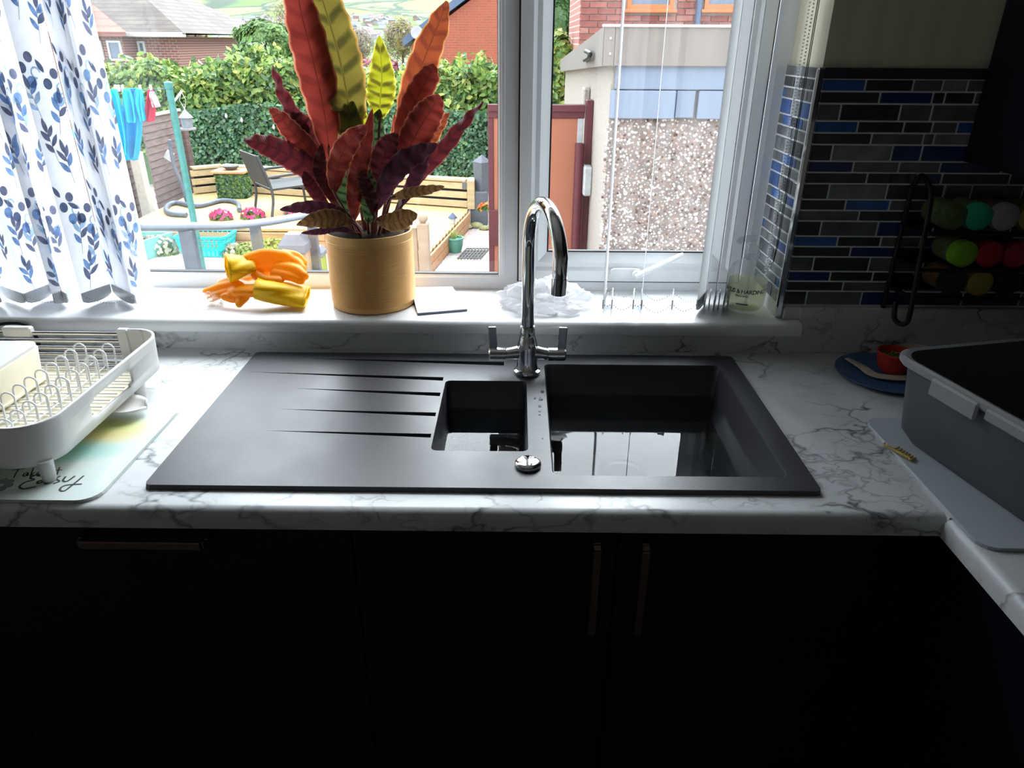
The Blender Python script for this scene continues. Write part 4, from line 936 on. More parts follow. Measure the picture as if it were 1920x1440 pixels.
# far valley and hills
def hz(x, y):
    d = max(0, y-40); base = -2-6*min(1, d/200)
    prof = [(0, -2), (60, -6), (600, -14), (1200, 6), (1500, 28), (2000, 88), (2600, 170), (3400, 330), (4200, 430), (5200, 450), (7000, 380)]
    for (a, za), (b_, zb_) in zip(prof, prof[1:]):
        if a <= y <= b_: t = (y-a)/(b_-a); t2 = t*t*(3-2*t); base = za+(zb_-za)*(.5*t+.5*t2); break
    n_ = noise.noise(Vector((x/900, y/900, 0)))*70+noise.noise(Vector((x/300, y/300, 3)))*14
    return base+n_*max(0, min(1, (y-1100)/1400))
ys_ = [13, 30, 60, 150, 400, 800]+[1000+i*120 for i in range(36)]+[5400, 6000, 7000]
hm = MB()
def hf(u, v):
    j = v*(len(ys_)-1); y = ys_[int(round(j))]; x = (u-.5)*(y*3.4+80); return (x, y, hz(x, y))
hm.grid(hf, 90, len(ys_)-1)
g = NG('fields'); co = g.co(sc=(.0030, .0020, 0)); nzv = g.noise(co, 2, 3); vm = g.n('ShaderNodeVectorMath', operation='MULTIPLY_ADD'); g.l(nzv.outputs['Color'], vm.inputs[0]); vm.inputs[1].default_value = (.35, .35, 0); g.l(co, vm.inputs[2])
vc = g.n('ShaderNodeTexVoronoi'); vc.inputs['Scale'].default_value = 1.6; g.l(vm.outputs[0], vc.inputs['Vector'])
ve = g.n('ShaderNodeTexVoronoi', feature='DISTANCE_TO_EDGE'); ve.inputs['Scale'].default_value = 1.6; g.l(vm.outputs[0], ve.inputs['Vector'])
sc_ = g.n('ShaderNodeSeparateColor'); g.l(vc.outputs['Color'], sc_.inputs[0])
fc = g.ramp(sc_.outputs[0], [(0, (0.088, 0.156, 0.047)), (.4, (0.125, 0.198, 0.062)), (.7, (0.166, 0.218, 0.094)), (1, (0.146, 0.177, 0.094))])
wd = g.ramp(g.noise(co, 3.2, 5, .65).outputs[0], [(.56, 0), (.62, 1)])
c = g.mix(g.ramp(ve.outputs[0], [(.015, 1), (.04, 0)]), fc, (.06, .08, .06)); c = g.mix(wd, c, (.065, .08, .065)); g.done(g.bsdf(c, .95, spec=.1))
hl = hm.build('hillside', 'fields', smooth=180); tag(hl, 'green hillside of hedged fields across the valley', 'hill', kind='structure')
# town: small houses of three kinds
for nm, c in (('town_white', (.42, .42, .43)), ('town_brick', (.26, .17, .14)), ('town_grey', (.28, .27, .28)), ('town_slate', (.15, .16, .18)), ('town_tile', (.20, .15, .14))): mat(nm, c, .8, var=.1)
hs = []
for wm, rm_ in (('town_white', 'town_slate'), ('town_brick', 'town_slate'), ('town_grey', 'town_tile'), ('town_white', 'town_tile')):
    mb = MB().box(-5.5, 5.5, -4.5, 4.5, -4, 6); mb.add([(-6, -5, 5.9), (6, -5, 5.9), (6, 5, 5.9), (-6, 5, 5.9), (-6, 0, 9.6), (6, 0, 9.6)], [(0, 1, 5, 4), (2, 3, 4, 5), (0, 4, 3), (1, 2, 5), (0, 3, 2, 1)], 1)
    o = mb.build('town_house', [wm, rm_]); hs.append(o.data); bpy.data.objects.remove(o)
rh = random.Random(21); cnt = 0
placed = []
def town(u0, u1, n, y0, y1):
    for _ in range(n):
        for _t in range(40):
            u = rh.uniform(u0, u1); y = rh.uniform(y0, y1); x = Yp(u, 60, y).x
            if all((x-a)**2+(y-b)**2 > 16.5**2 for a, b in placed): break
        else: continue
        placed.append((x, y)); o = bpy.data.objects.new('town_house', rh.choice(hs)); COL.objects.link(o); o.location = (x, y, hz(x, y)); o.rotation_euler = (0, 0, rh.choice((0, .3, 1.57, 1.2, -.3)))
        tag(o, 'tiny pale house in the distant valley town', 'house', 'houses of the valley town')
town(275, 545, 125, 1080, 1560); town(545, 720, 75, 1080, 1560); town(720, 860, 25, 1080, 1500)
def tree(name, label, u, v0, v1, y, wpx, mats, n=1500, ll=.25, lw=.08, cone=0, group='trees beyond the garden hedge', zb=-4, seed=1):
    top = Yp(u, v0, y); bot = Yp(u, v1, y); D = (top-CAM).dot(_f); rx = wpx*D/F/2; rz = (top.z-bot.z)/2; c = (top+bot)/2
    t = T(name, label, 'tree', (c.x, y, zb), group); rg = np.random.default_rng(seed); k = rg.normal(0, 1, (n, 3)); k /= np.linalg.norm(k, axis=1)[:, None]
    r = rg.uniform(.25, 1, n)**.45; lump = 1+.18*np.sin(k[:, 0]*5+seed)*np.cos(k[:, 2]*6+seed*2)+.1*np.sin(k[:, 1]*9)
    P_ = k*(r*lump)[:, None]
    if cone: P_[:, :2] *= (1-cone*(P_[:, 2]+1)/2)[:, None]
    C = P_*np.array([rx, rx*.8, rz])+np.array(c); leafcloud('crown', C, ll, lw, k, mats, rg.integers(0, len(mats), n), t, seed=seed)
    tr_ = MB().tube([(c.x, y, zb), (c.x+.05*rx, y, c.z-rz*.3), (c.x, y, c.z+rz*.5)], [max(.08, rx*.09), max(.06, rx*.06), .02], 8)
    for q_ in range(5):
        a = q_*1.3; tr_.tube([(c.x, y, c.z-rz*.5+q_*rz*.2), (c.x+math.cos(a)*rx*.5, y+math.sin(a)*rx*.4, c.z-rz*.1+q_*rz*.2)], [max(.03, rx*.03), .01], 6)
    tr_.build('trunk', 'bark', t, smooth=60)
tree('conifer', 'bushy green conifer above the hedge left of the tall red leaves', 500, 40, 125, 19, 120, ['tree_a', 'tree_b', 'hedge_a'], 11000, .13, .03, zb=-2, seed=3)
tree('conifer', 'low dark rounded conifer at the foot of the bushy green one', 478, 78, 125, 17, 60, ['tree_b', 'hedge_d'], 4000, .13, .03, zb=-2, seed=4)
tree('willow', 'pale yellow willow beside the left brick house', 362, 46, 118, 34, 60, ['willow_a', 'bare_a'], 6500, .26, .03, zb=-5, seed=5)
tree('bare_tree', 'wispy beige tree in front of the valley town', 545, -30, 120, 45, 90, ['bare_a', 'willow_a'], 1500, .42, .018, zb=-6, seed=6)
tree('bare_tree', 'pale budding tree right of the yellow-green leaf', 752, 30, 118, 40, 70, ['willow_a', 'bare_a'], 1900, .34, .022, zb=-6, seed=7)
tree('bare_tree', 'thin twiggy tree just left of the yellow-green leaf', 676, 45, 120, 36, 60, ['bare_a'], 650, .4, .018, zb=-6, seed=8)
tree('bare_tree', 'low grey-beige tree between the willow and the conifer', 425, 68, 122, 40, 80, ['bare_a', 'hedge_c'], 2200, .28, .03, zb=-6, seed=9)
tree('plum_tree', 'purple-leaved shrub showing behind the hedge', 700, 112, 150, 14, 110, ['plum_a'], 2200, .14, .04, zb=-.6, seed=10)
tree('evergreen', 'dark evergreen tree beside the right brick house', 1045, -60, 150, 16, 70, ['hedge_d', 'tree_b'], 9000, .13, .045, zb=-2, seed=11)
tree('evergreen', 'bright green shrub behind the garage corner', 1050, 55, 175, 10.8, 46, ['hedge_b', 'hedge_c', 'hedge_a'], 1600, .12, .04, zb=-.6, seed=12)
# ---- houses
def brickmat(nm, c1, c2, mo, sc=1.0):
    g = NG(nm); co = g.co(rot=(PI/2, 0, 0)); b_ = g.n('ShaderNodeTexBrick'); g.l(co, b_.inputs[0]); b_.inputs['Color1'].default_value = (*c1, 1); b_.inputs['Color2'].default_value = (*c2, 1); b_.inputs['Mortar'].default_value = (*mo, 1)
    b_.inputs['Scale'].default_value = 1; b_.inputs['Brick Width'].default_value = .225*sc; b_.inputs['Row Height'].default_value = .075*sc; b_.inputs['Mortar Size'].default_value = .008*sc; g.done(g.bsdf(b_.outputs[0], .85))
brickmat('brick_left', (.20, .08, .06), (.17, .065, .05), (.30, .25, .22)); brickmat('brick_gable', (.30, .07, .035), (.27, .062, .03), (.25, .11, .075))
def rowmat(nm, c1, c2, sc):
    g = NG(nm); co = g.co(); s = g.n('ShaderNodeSeparateXYZ'); g.l(co, s.inputs[0]); w = g.math('SINE', g.math('MULTIPLY', s.outputs[2], sc)); nz = g.noise(co, 1.3, 5, .6)
    c = g.mix(g.ramp(nz.outputs[0], [(.4, 0), (.65, 1)]), c1, c2); c = g.mix(g.ramp(w, [(.7, 0), (.95, 1)]), c, tuple(x*.8 for x in c1)); g.done(g.bsdf(c, .85))
rowmat('roof_red', (.21, .085, .065), (.24, .12, .09), 30); rowmat('roof_brown', (.075, .06, .053), (.12, .10, .08), 50)
mat('fascia_white', (.45, .44, .43), .6); mat('slate_blue', (.07, .10, .16), .5); mat('house_glass', (.10, .12, .16), .1, coat=.5); mat('frame_orange', (.40, .13, .04), .5, var=.15, sc=20, stretch=(1, 1, 8))
HY = 24
hL = T('brick_house', 'red brick house with tiled hip roof behind the blind slats', 'house', (-11, HY, -3))
e1 = Yp(336, 62, HY); e0 = Yp(-60, 66, HY); ev = e1.z
MB().box(e0.x-3, e1.x-.25, HY+.3, HY+9, -3.5, ev-.1).build('wall', 'brick_left', hL)
MB().box(e0.x-3, e1.x+.1, HY-.1, HY+.25, ev-.12, ev+.02, .02).build('gutter', 'fascia_white', hL)
pk_ = Yp(190, -70, HY+4); rf = MB(); 
rf.add([(e0.x-3, HY, ev), (e1.x+.15, HY, ev), (pk_.x, HY+4.5, pk_.z), (e0.x-3, HY+4.5, pk_.z), (e1.x+.15, HY+9.2, ev), (e0.x-3, HY+9.2, ev)], [(0, 1, 2, 3), (1, 4, 2), (4, 5, 3, 2), (0, 3, 5), (0, 5, 4, 1)])
rf.build('roof', 'roof_brown', hL)
pv = Yp(172, 0, HY-.8); pw = Yp(236, 62, HY-.8)
MB().add([(e0.x-3, HY-.8, ev+.02), (pw.x, HY-.8, ev+.02), (Yp(150, -10, HY+1.5).x, HY+1.6, Yp(150, -10, HY+1.5).z), (e0.x-3, HY+1.6, Yp(150, -10, HY+1.5).z)], [(0, 1, 2, 3)]).add([(e0.x-3, HY-.8, ev-.1), (pw.x, HY-.8, ev-.1), (pw.x, HY-.8, ev+.02), (e0.x-3, HY-.8, ev+.02), (e0.x-3, HY+.3, ev-.1), (pw.x, HY+.3, ev-.1)], [(0, 1, 2, 3), (0, 4, 5, 1)]).build('porch_roof', 'roof_red', hL)
MB().box(e0.x-3, pw.x-.3, HY-.5, HY+.3, -3.5, ev-.1).build('wall', 'brick_left', hL)
for u0, u1, v0, v1, yy in ((208, 226, 76, 114, HY-.5), (180, 190, 76, 112, HY-.5), (262, 271, 77, 100, HY+.3)):
    a = Yp(u0, v1, yy); b = Yp(u1, v0, yy); w_ = MB().rframe(a.x, b.x, a.z, b.z, [(0, yy-.06), (.06, yy-.06), (.06, yy+.02), (0, yy+.02)]).build('window', 'fascia_white', hL)
    MB().box(a.x+.06, b.x-.06, yy-.03, yy+.01, a.z+.06, b.z-.06).build('pane', 'house_glass', w_)
a = Yp(236, 70, HY+.2); MB().tube([(a.x, HY+.2, ev-.1), (a.x+.1, HY+.2, -3)], .06, 8).build('downpipe', 'fascia_white', hL, smooth=60)
# gable at right of the tall red leaf
GY = 25; A = Yp(757, 84, GY); B = Yp(868, 0, GY); sl_ = (B.z-A.z)/(B.x-A.x); apx = B.x+2.2; apz = B.z+sl_*2.2; rx = apx+(apx-A.x)
gh = T('gable_house', 'bright orange-red brick gable rising behind the hedge', 'house', (apx, GY, -3))
MB().prism([(A.x+.25, -4), (A.x+.25, A.z), (apx, apz-.15), (rx-.25, A.z), (rx-.25, -4)], -GY-7, -GY, Matrix(((1, 0, 0, 0), (0, 0, -1, 0), (0, 1, 0, 0), (0, 0, 0, 1)))).build('wall', 'brick_gable', gh)
for sx_ in (0, 1):
    p0 = Vector((A.x if not sx_ else rx, GY-.15, A.z)); p1 = Vector((apx, GY-.15, apz)); mb = MB()
    mb.add([p0+Vector((0, 0, -.05)), p1+Vector((0, 0, -.05)), p1+Vector((0, 0, .2)), p0+Vector((0, 0, .2)), p0+Vector((0, 7.4, -.05)), p1+Vector((0, 7.4, -.05)), p1+Vector((0, 7.4, .2)), p0+Vector((0, 7.4, .2))], [(0, 1, 2, 3), (3, 2, 6, 7), (0, 4, 5, 1), (0, 3, 7, 4), (4, 7, 6, 5)])
    mb.build('roof', 'slate_blue', gh)
p = Yp(782, 62, GY-.3); MB().lathe([(.0001, 0), (.12, .02), (.2, .07), (.18, .075), (.0001, .015)], p, 18, M=Matrix.Rotation(PI/2.4, 4, 'X')).tube([p, p+Vector((.3, .3, -.1))], .02, 6).build('satellite_dish', 'town_grey', gh, smooth=60)
# brick house behind the garage: single bricks on a mortar bed
BY_ = 9.6; bh = T('brick_house', 'red brick house with orange window frames above the garage roof', 'house', (3, BY_, GZ))
mat('mortar', (.36, .29, .25), .9)
for nm, c in (('brick_a', (.25, .09, .07)), ('brick_b', (.21, .07, .055)), ('brick_c', (.29, .125, .10))): mat(nm, c, .85, var=.2, sc=12)
bl_ = Yp(1088, 60, BY_).x; br_ = bl_+3.6
MB().box(bl_+.01, br_, BY_+.012, BY_+2.2, GZ, 4.6).build('wall', 'mortar', bh)
brickmat('brick_side', (.36, .15, .12), (.32, .12, .10), (.45, .36, .31))
MB().box(bl_-.012, bl_+.012, BY_+.03, BY_+2.2, GZ, 4.6).build('side_wall', 'brick_side', bh)
wins = []
for u0, u1, vb in ((1175, 1262, 18), (1319, 1420, 18)):
    a = Yp(u0, vb, BY_); b = Yp(u1, vb, BY_); wins.append((a.x, b.x, a.z, a.z+1.0))
brm = []
for nm in ('brick_a', 'brick_b', 'brick_c'):
    o = MB().box(-.1075, .1075, -.012, .03, -.0325, .0325, .004).build('brick', nm); brm.append(o.data); bpy.data.objects.remove(o)
rbk = random.Random(4); bst = MB()
zz = Yp(1150, 140, BY_).z; k = 0
O_ = Vector(bh['_o'])
while zz < 2.6:
    xx = bl_+.1075+(.1125 if k % 2 else 0)
    if k % 2: MB().box(bl_-.0, bl_+.1045, BY_-.012, BY_+.03, zz-.0325, zz+.0325, .004).build('brick', rbk.choice(('brick_a', 'brick_b', 'brick_c')), bh)
    while xx < br_-.1:
        hit = [w0_ for w0_ in wins if w0_[0]-.02 < xx+.1 and xx-.1 < w0_[1]+.02 and w0_[2]-.04 < zz < w0_[3]+.1]
        for a, b, c_, d_ in hit:
            for p0_, p1_ in ((xx-.1075, a-.05), (b+.05, xx+.1075)):
                if p1_-p0_ > .03: MB().box(p0_, p1_, BY_-.012, BY_+.03, zz-.0325, zz+.0325, .004).build('brick', rbk.choice(('brick_a', 'brick_b')), bh)
        if not any(a-.02 < xx+.1 and xx-.1 < b+.02 and c_-.04 < zz < d_+.1 for a, b, c_, d_ in wins):
            if zz < 2.3 and xx < bl_+3.0:
                o = bpy.data.objects.new('brick', rbk.choice(brm)); COL.objects.link(o); o.parent = bh; o.location = Vector((xx, BY_, zz))-O_; o['_o'] = list(O_)
            else: bst.box(xx-.1075, xx+.1075, BY_-.012, BY_+.03, zz-.0325, zz+.0325)
        xx += .225
    zz += .075; k += 1
bst.build('upper_bricks', 'brick_a', bh)['kind'] = 'stuff'
for a, b, c_, d_ in wins:
    w_ = MB().rframe(a, b, c_, d_, [(0, BY_-.04), (.05, BY_-.04), (.06, BY_-.02), (.06, BY_+.05), (0, BY_+.05)]).box(a-.04, b+.04, BY_-.09, BY_+.02, c_-.04, c_, .008).build('window', 'frame_orange', bh)
    MB().box(a+.06, b-.06, BY_, BY_+.02, c_+.06, d_-.06).build('pane', 'house_glass', w_)
x_ = Yp(1309, 30, BY_-.06).x; MB().tube([(x_, BY_-.06, GZ), (x_, BY_-.06, 4.5)], .035, 10).build('downpipe', 'slate_blue', bh, smooth=60)
# ---- garage
GYf = 3.6; c0 = Yp(1147, 130, GYf).x; gx1 = c0+2.6; GYb = GYf+4.4; zt0 = Yp(1142, 49, GYf-.06).z; zt1 = Yp(1050, 112, GYb).z; zb0 = Yp(1143, 124, GYf-.06).z; zb1 = Yp(1052, 134, GYb).z
mat('render_cream', (.31, .275, .235), .9, var=.18, sc=60, bump=.8, bd=.01); mat('fascia_taupe', (.17, .145, .13), .6, var=.1, sc=4, stretch=(6, 6, .6)); mat('board_blue', (.155, .185, .25), .55, var=.06, sc=5, stretch=(5, 5, .5))
mat('door_terracotta', (.33, .115, .065), .6, var=.06, sc=3); mat('maroon', (.09, .015, .022), .5, var=.1); mat('grey_plastic', (.35, .36, .37), .5); mat('asphalt', (.12, .12, .12), .9)
ga = T('garage', 'flat-roofed pebbledash garage with taupe fascia right of the mullion', 'garage', (c0+1.3, GYf+2, GZ))
MB().box(c0, gx1, GYf, GYb, GZ-.1, zb0+.0).build('wall', 'render_cream', ga) if False else None
w_ = MB(); w_.add([(c0, GYf, GZ-.1), (gx1, GYf, GZ-.1), (gx1, GYb, GZ-.1), (c0, GYb, GZ-.1), (c0, GYf, zb0+.05), (gx1, GYf, zb0+.05), (gx1, GYb, zb1+.05), (c0, GYb, zb1+.05)], [(0, 1, 5, 4), (1, 2, 6, 5), (2, 3, 7, 6), (3, 0, 4, 7), (0, 3, 2, 1), (4, 5, 6, 7)]); w_.build('wall', 'render_cream', ga)
ov = .06; fa = MB()
fa.add([(c0-ov, GYf-ov, zb0), (c0-ov, GYb, zb1), (c0-ov, GYb, zt1), (c0-ov, GYf-ov, zt0), (c0-.02, GYf-ov, zb0), (c0-.02, GYb, zb1), (c0-.02, GYb, zt1), (c0-.02, GYf-ov, zt0)], [(0, 1, 2, 3), (4, 7, 6, 5), (0, 4, 5, 1), (3, 2, 6, 7), (0, 3, 7, 4), (1, 5, 6, 2)]); fa.build('side_fascia', 'fascia_taupe', ga)
MB().box(c0-.0, gx1, GYf-ov, GYf-.02, zb0, zt0, .004).build('front_fascia', 'fascia_taupe', ga)
MB().box(c0-ov, c0+.0, GYf-ov-.003, GYf-ov+.02, zb0, zt0, .003).build('corner_cap', 'fascia_taupe', ga)
MB().box(c0-ov-.01, gx1, GYf-ov-.012, GYf-.03, zt0-.004, zt0+.010, .003).build('roof_edge', 'fascia_white', ga)
MB().add([(c0-ov, GYf-ov, zt0-.02), (gx1, GYf-ov, zt0-.02), (gx1, GYb, zt1-.02), (c0-ov, GYb, zt1-.02)], [(0, 1, 2, 3)]).build('roof', 'asphalt', ga)
for v_, u_ in ((72, 1145), (101, 1144)):
    p = Yp(u_, v_, GYf-ov-.004); MB().lathe([(.008, 0), (.006, .004), (.0001, .005)], p, 10, M=Matrix.Rotation(PI/2, 4, 'X')).build('screw', 'steel', ga, smooth=60)
zm = Yp(1200, 168, GYf-.02).z; zl = Yp(1200, 222, GYf-.02).z
MB().box(c0+.02, gx1, GYf-.03, GYf-.002, zm, zb0+.01, .004).build('board', 'board_blue', ga)
xj = Yp(1265, 200, GYf-.03).x
MB().box(c0+.0, xj, GYf-.045, GYf-.002, zl, zm-.004, .004).build('board', 'board_blue', ga); MB().box(xj+.006, xj+.115, GYf-.03, GYf-.002, zl+.004, zm-.004, .004).build('board', 'board_blue', ga); MB().box(xj+.13, gx1, GYf-.045, GYf-.002, zl, zm-.004, .004).build('board', 'board_blue', ga)
for nm, c in (('peb_w', (.50, .46, .45)), ('peb_g', (.27, .25, .25)), ('peb_b', (.10, .06, .045)), ('peb_t', (.28, .20, .17))): mat(nm, c, .7, var=.3, sc=20)
mat('peb_bed', (.18, .14, .125), .9, var=.3, sc=12); rpb = random.Random(9); pb = MB(); dx = .0195
oct_ = ((1, 0, 0), (0, 1, 0), (-1, 0, 0), (0, -1, 0))
x = c0
while x < c0+1.15:
    z = GZ+.02
    while z < zl:
        r = rpb.uniform(.008, .0155); px_ = x+rpb.uniform(-.009, .009); pz_ = z+rpb.uniform(-.009, .009); a = rpb.random()*3; e = rpb.uniform(.6, 1); ca_, sa_ = math.cos(a), math.sin(a)
        ring_ = [(r*math.cos(t)*e, r*math.sin(t)) for t in (0, 1.26, 2.51, 3.77, 5.03)]
        pb.add([(px_+q0*ca_-q1*sa_, GYf+.001, pz_+q0*sa_+q1*ca_) for q0, q1 in ring_]+[(px_+rpb.uniform(-.3, .3)*r, GYf-r*.7, pz_+rpb.uniform(-.2, .4)*r)], [(i, (i+1) % 5, 5) for i in range(5)], rpb.choices((0, 1, 2, 3), (50, 26, 6+6*(math.sin(px_*23)+1), 16))[0]); z += dx
    x += dx
pb.build('pebbledash', ['peb_w', 'peb_g', 'peb_b', 'peb_t'], ga, fix=False)['kind'] = 'stuff'
mb = MB()   # roller bracket on fascia, hook
mb.tube(cat([Xp(1098, 96, c0-ov-.01), Xp(1106, 100, c0-ov-.03), Xp(1104, 108, c0-ov-.03), Xp(1096, 113, c0-ov-.01)], 4), .013, 8).build('hook', 'black_paint', ga, smooth=60)
DYd = 4.55   # side door swung open at right angles to the wall
dz1 = Yp(1060, 196, DYd).z; dx0 = Yp(915, 250, DYd).x
gd = T('garage_door', 'terracotta panel door with maroon frame standing open beside the garage', 'door', ((dx0+c0)/2, DYd, GZ))
zr = Yp(1060, 222, DYd).z; xrr = Yp(1082, 260, DYd).x
MB().box(dx0+.04, xrr, DYd, DYd+.03, GZ+.03, zr).build('panel', 'door_terracotta', gd)
MB().box(dx0, c0-.06, DYd-.012, DYd+.035, zr, dz1, .004).box(dx0, c0-.06, DYd-.03, DYd+.03, (zr+dz1)/2, dz1, .003).build('top_rail', 'maroon', gd)
MB().box(dx0, dx0+.04, DYd-.012, DYd+.035, GZ+.03, zr, .004).build('stile', 'maroon', gd); MB().box(xrr, xrr+.04, DYd-.012, DYd+.035, GZ+.03, zr, .003).build('stile', 'grey_plastic', gd)
zk = Yp(925, 428, DYd).z; MB().box(dx0+.0, dx0+.09, DYd-.02, DYd, zk-.13, zk+.14, .004).build('lock_block', 'maroon', gd)
dfm = MB().box(c0-.05, c0-.001, DYd-.03, DYd+.10, GZ, dz1+.03, .004).box(c0-.02, c0-.001, DYd+.9, DYd+.98, GZ, dz1-.15, .004)
dfm.build('door_frame', 'maroon', ga)
MB().box(c0+.002, gx1-.01, GYf-.0015, GYf+.001, GZ, zl).build('render_bed', 'peb_bed', ga)
MB().tube([(c0-.09, DYd-.08, GZ), (c0-.09, DYd-.08, dz1-.25)], .035, 10).build('downpipe', 'maroon', ga, smooth=60)
p = Xp(1106, 335, c0-.01); MB().box(c0-.06, c0-.0, p.y-.08, p.y+.08, p.z-.11, p.z+.09, .01).build('meter_box', 'grey_plastic', ga)
p = Xp(1103, 175, c0-.01); MB().box(c0-.05, c0-.0, p.y-.08, p.y+.12, p.z-.14, p.z+.04, .01).build('vent_hood', 'render_cream', ga)
# ---- hedge and ivy screen
rg = np.random.default_rng(17)
HYd = 10.4; hx0_ = Yp(150, 150, HYd).x; hx1_ = Yp(1056, 150, HYd).x
hd_ = T('laurel_hedge', 'tall glossy laurel hedge along the end of the garden', 'hedge', ((hx0_+hx1_)/2, HYd+.5, GZ)); 
def htop(x): return 1.10+.10*np.sin(x*1.7+1)+.07*np.sin(x*4.3)+.05*np.sin(x*9.1)-.16*np.clip((x+1.2)/3, 0, 1)*0
n1 = 15000; X_ = rg.uniform(hx0_, hx1_, n1); tz = htop(X_); Zz = GZ+.5+(tz-GZ-.5)*rg.uniform(0, 1.02, n1)**.85; Yy = HYd+.12*np.sin(X_*3+Zz*4)+rg.uniform(-.12, .14, n1)
n2 = 6000; X2 = rg.uniform(hx0_, hx1_, n2); Y2 = HYd+rg.uniform(0, 1.1, n2); Z2 = htop(X2)+rg.uniform(-.12, .06, n2)+.05*np.sin(X2*13+Y2*7)
n3 = 1400; k3 = rg.integers(0, 90, n3); bx = rg.uniform(hx0_, hx1_, 90); by = HYd+rg.uniform(.1, .9, 90); hh = rg.uniform(.08, .30, 90); t3 = rg.uniform(0, 1, n3); X3 = bx[k3]+rg.normal(0, .035, n3); Y3 = by[k3]+rg.normal(0, .035, n3); Z3 = htop(bx[k3])+hh[k3]*t3
C = np.concatenate([np.stack([X_, Yy, Zz], 1), np.stack([X2, Y2, Z2], 1), np.stack([X3, Y3, Z3], 1)])
N_ = np.concatenate([np.tile([0, -1, .5], (n1, 1)), np.tile([0, -.4, 1], (n2, 1)), np.tile([0, -.5, .6], (n3, 1))])
hf_ = np.clip((C[:, 2]-.3)/1.2, 0, 1); rr_ = rg.random(len(C)); mi = np.where(rr_ < .16+.14*(1-hf_), 3, np.where(rr_ < .62-.25*hf_, 0, np.where(rr_ < .93-.18*hf_, 1, 2)))  # lighter leaf colours towards the top put the hedge's lighting into the mix
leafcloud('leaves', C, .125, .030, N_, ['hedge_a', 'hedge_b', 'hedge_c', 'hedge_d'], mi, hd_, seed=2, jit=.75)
hb_ = MB(); hb_.grid(lambda u, v: (hx0_+(hx1_-hx0_)*u, HYd+.2, GZ+(float(htop(hx0_+(hx1_-hx0_)*u))-.10-GZ)*v), 60, 4); hb_.grid(lambda u, v: (hx0_+(hx1_-hx0_)*u, HYd+.2+.8*v, float(htop(hx0_+(hx1_-hx0_)*u))-.10), 60, 2); hb_.build('inner_body', 'hedge_d', hd_)  # plain dark sheets fill the hedge behind its leaves
IY = 10.05; ix0 = Yp(350, 250, IY).x; ix1 = Yp(1000, 250, IY).x
iv = T('ivy_screen', 'dark artificial ivy screen fixed in front of the hedge', 'screen', ((ix0+ix1)/2, IY, DK))
n4 = 14000; X4 = rg.uniform(ix0, ix1, n4); Z4 = DK+rg.uniform(0, 1, n4)*(.98+.06*np.sin(X4*3)); Y4 = IY+rg.uniform(-.05, .05, n4)
leafcloud('leaves', np.stack([X4, Y4, Z4], 1), .065, .024, np.tile([0, -1, .3], (n4, 1)), ['ivy_a', 'ivy_b', 'ivy_c', 'hedge_a'], rg.choice(4, n4, p=(.42, .36, .15, .07)), iv, seed=4, jit=.6)
MB().box(ix0, ix1, IY+.06, IY+.09, DK, DK+.95).build('backing', 'hedge_d', iv)
for u, v in ((424, 217), (453, 225), (513, 238)):
    p = Yp(u, v, IY-.08); tag(MB().lathe([(.0001, -.04), (.018, -.02), (.02, 0), (.012, .02), (.006, .03), (.0001, .035)], p, 10).build('string_light', 'bead', loc=p, smooth=60), 'small pale string light bulb on the ivy screen', 'light', 'string lights on the ivy screen')
# ---- fence at left
mat('fence_brown', (.15, .105, .095), .85, var=.25, sc=6, stretch=(1, 1, 6), bump=.3); mat('post_concrete', (.46, .42, .35), .85, var=.1)
f0 = Zp(150, 455, GZ+.1); f1 = Zp(362, 352, GZ+.15)
fe = T('wooden_fence', 'brown boarded garden fence behind the washing', 'fence', ((f0.x+f1.x)/2, (f0.y+f1.y)/2, GZ))
fd = (f1-f0); fd.z = 0; fl_ = fd.length; fd.normalize(); ft = Yp(290, 226, (f0+fd*fl_*.75).y).z
nb = 13; fh = (ft-GZ-.02)/nb
mid = fl_*.60
for a0, a1 in ((-1.5, mid-.07), (mid+.07, fl_)):
    for k in range(nb):
        z = GZ+.02+k*fh+fh/2; A = f0+fd*a0; B = f0+fd*a1; A.z = B.z = z+.05
        if a0 > 0 and k == nb-1: pass
        MB().bar(A, B, .022, fh*1.08, .004, up=(fd.y*.0-.12, .0, 1)).build('board', 'fence_brown', fe)
pp = Zp(279, 402, GZ+.12); MB().box(pp.x-.06, pp.x+.06, pp.y-.06, pp.y+.06, GZ, Yp(268, 285, pp.y).z, .01).build('post', 'post_concrete', fe)
pp = Yp(352, 300, f1.y); MB().box(pp.x-.06, pp.x+.06, f1.y-.05, f1.y+.07, GZ, Yp(345, 243, f1.y).z, .01).build('post', 'fence_brown', fe)
MB().bar(f0+fd*mid+Vector((0, 0, ft-f0.z+.07)), f0+fd*fl_+Vector((0, 0, ft-f0.z+.07)), .06, .035, .005).build('capping', 'post_concrete', fe)
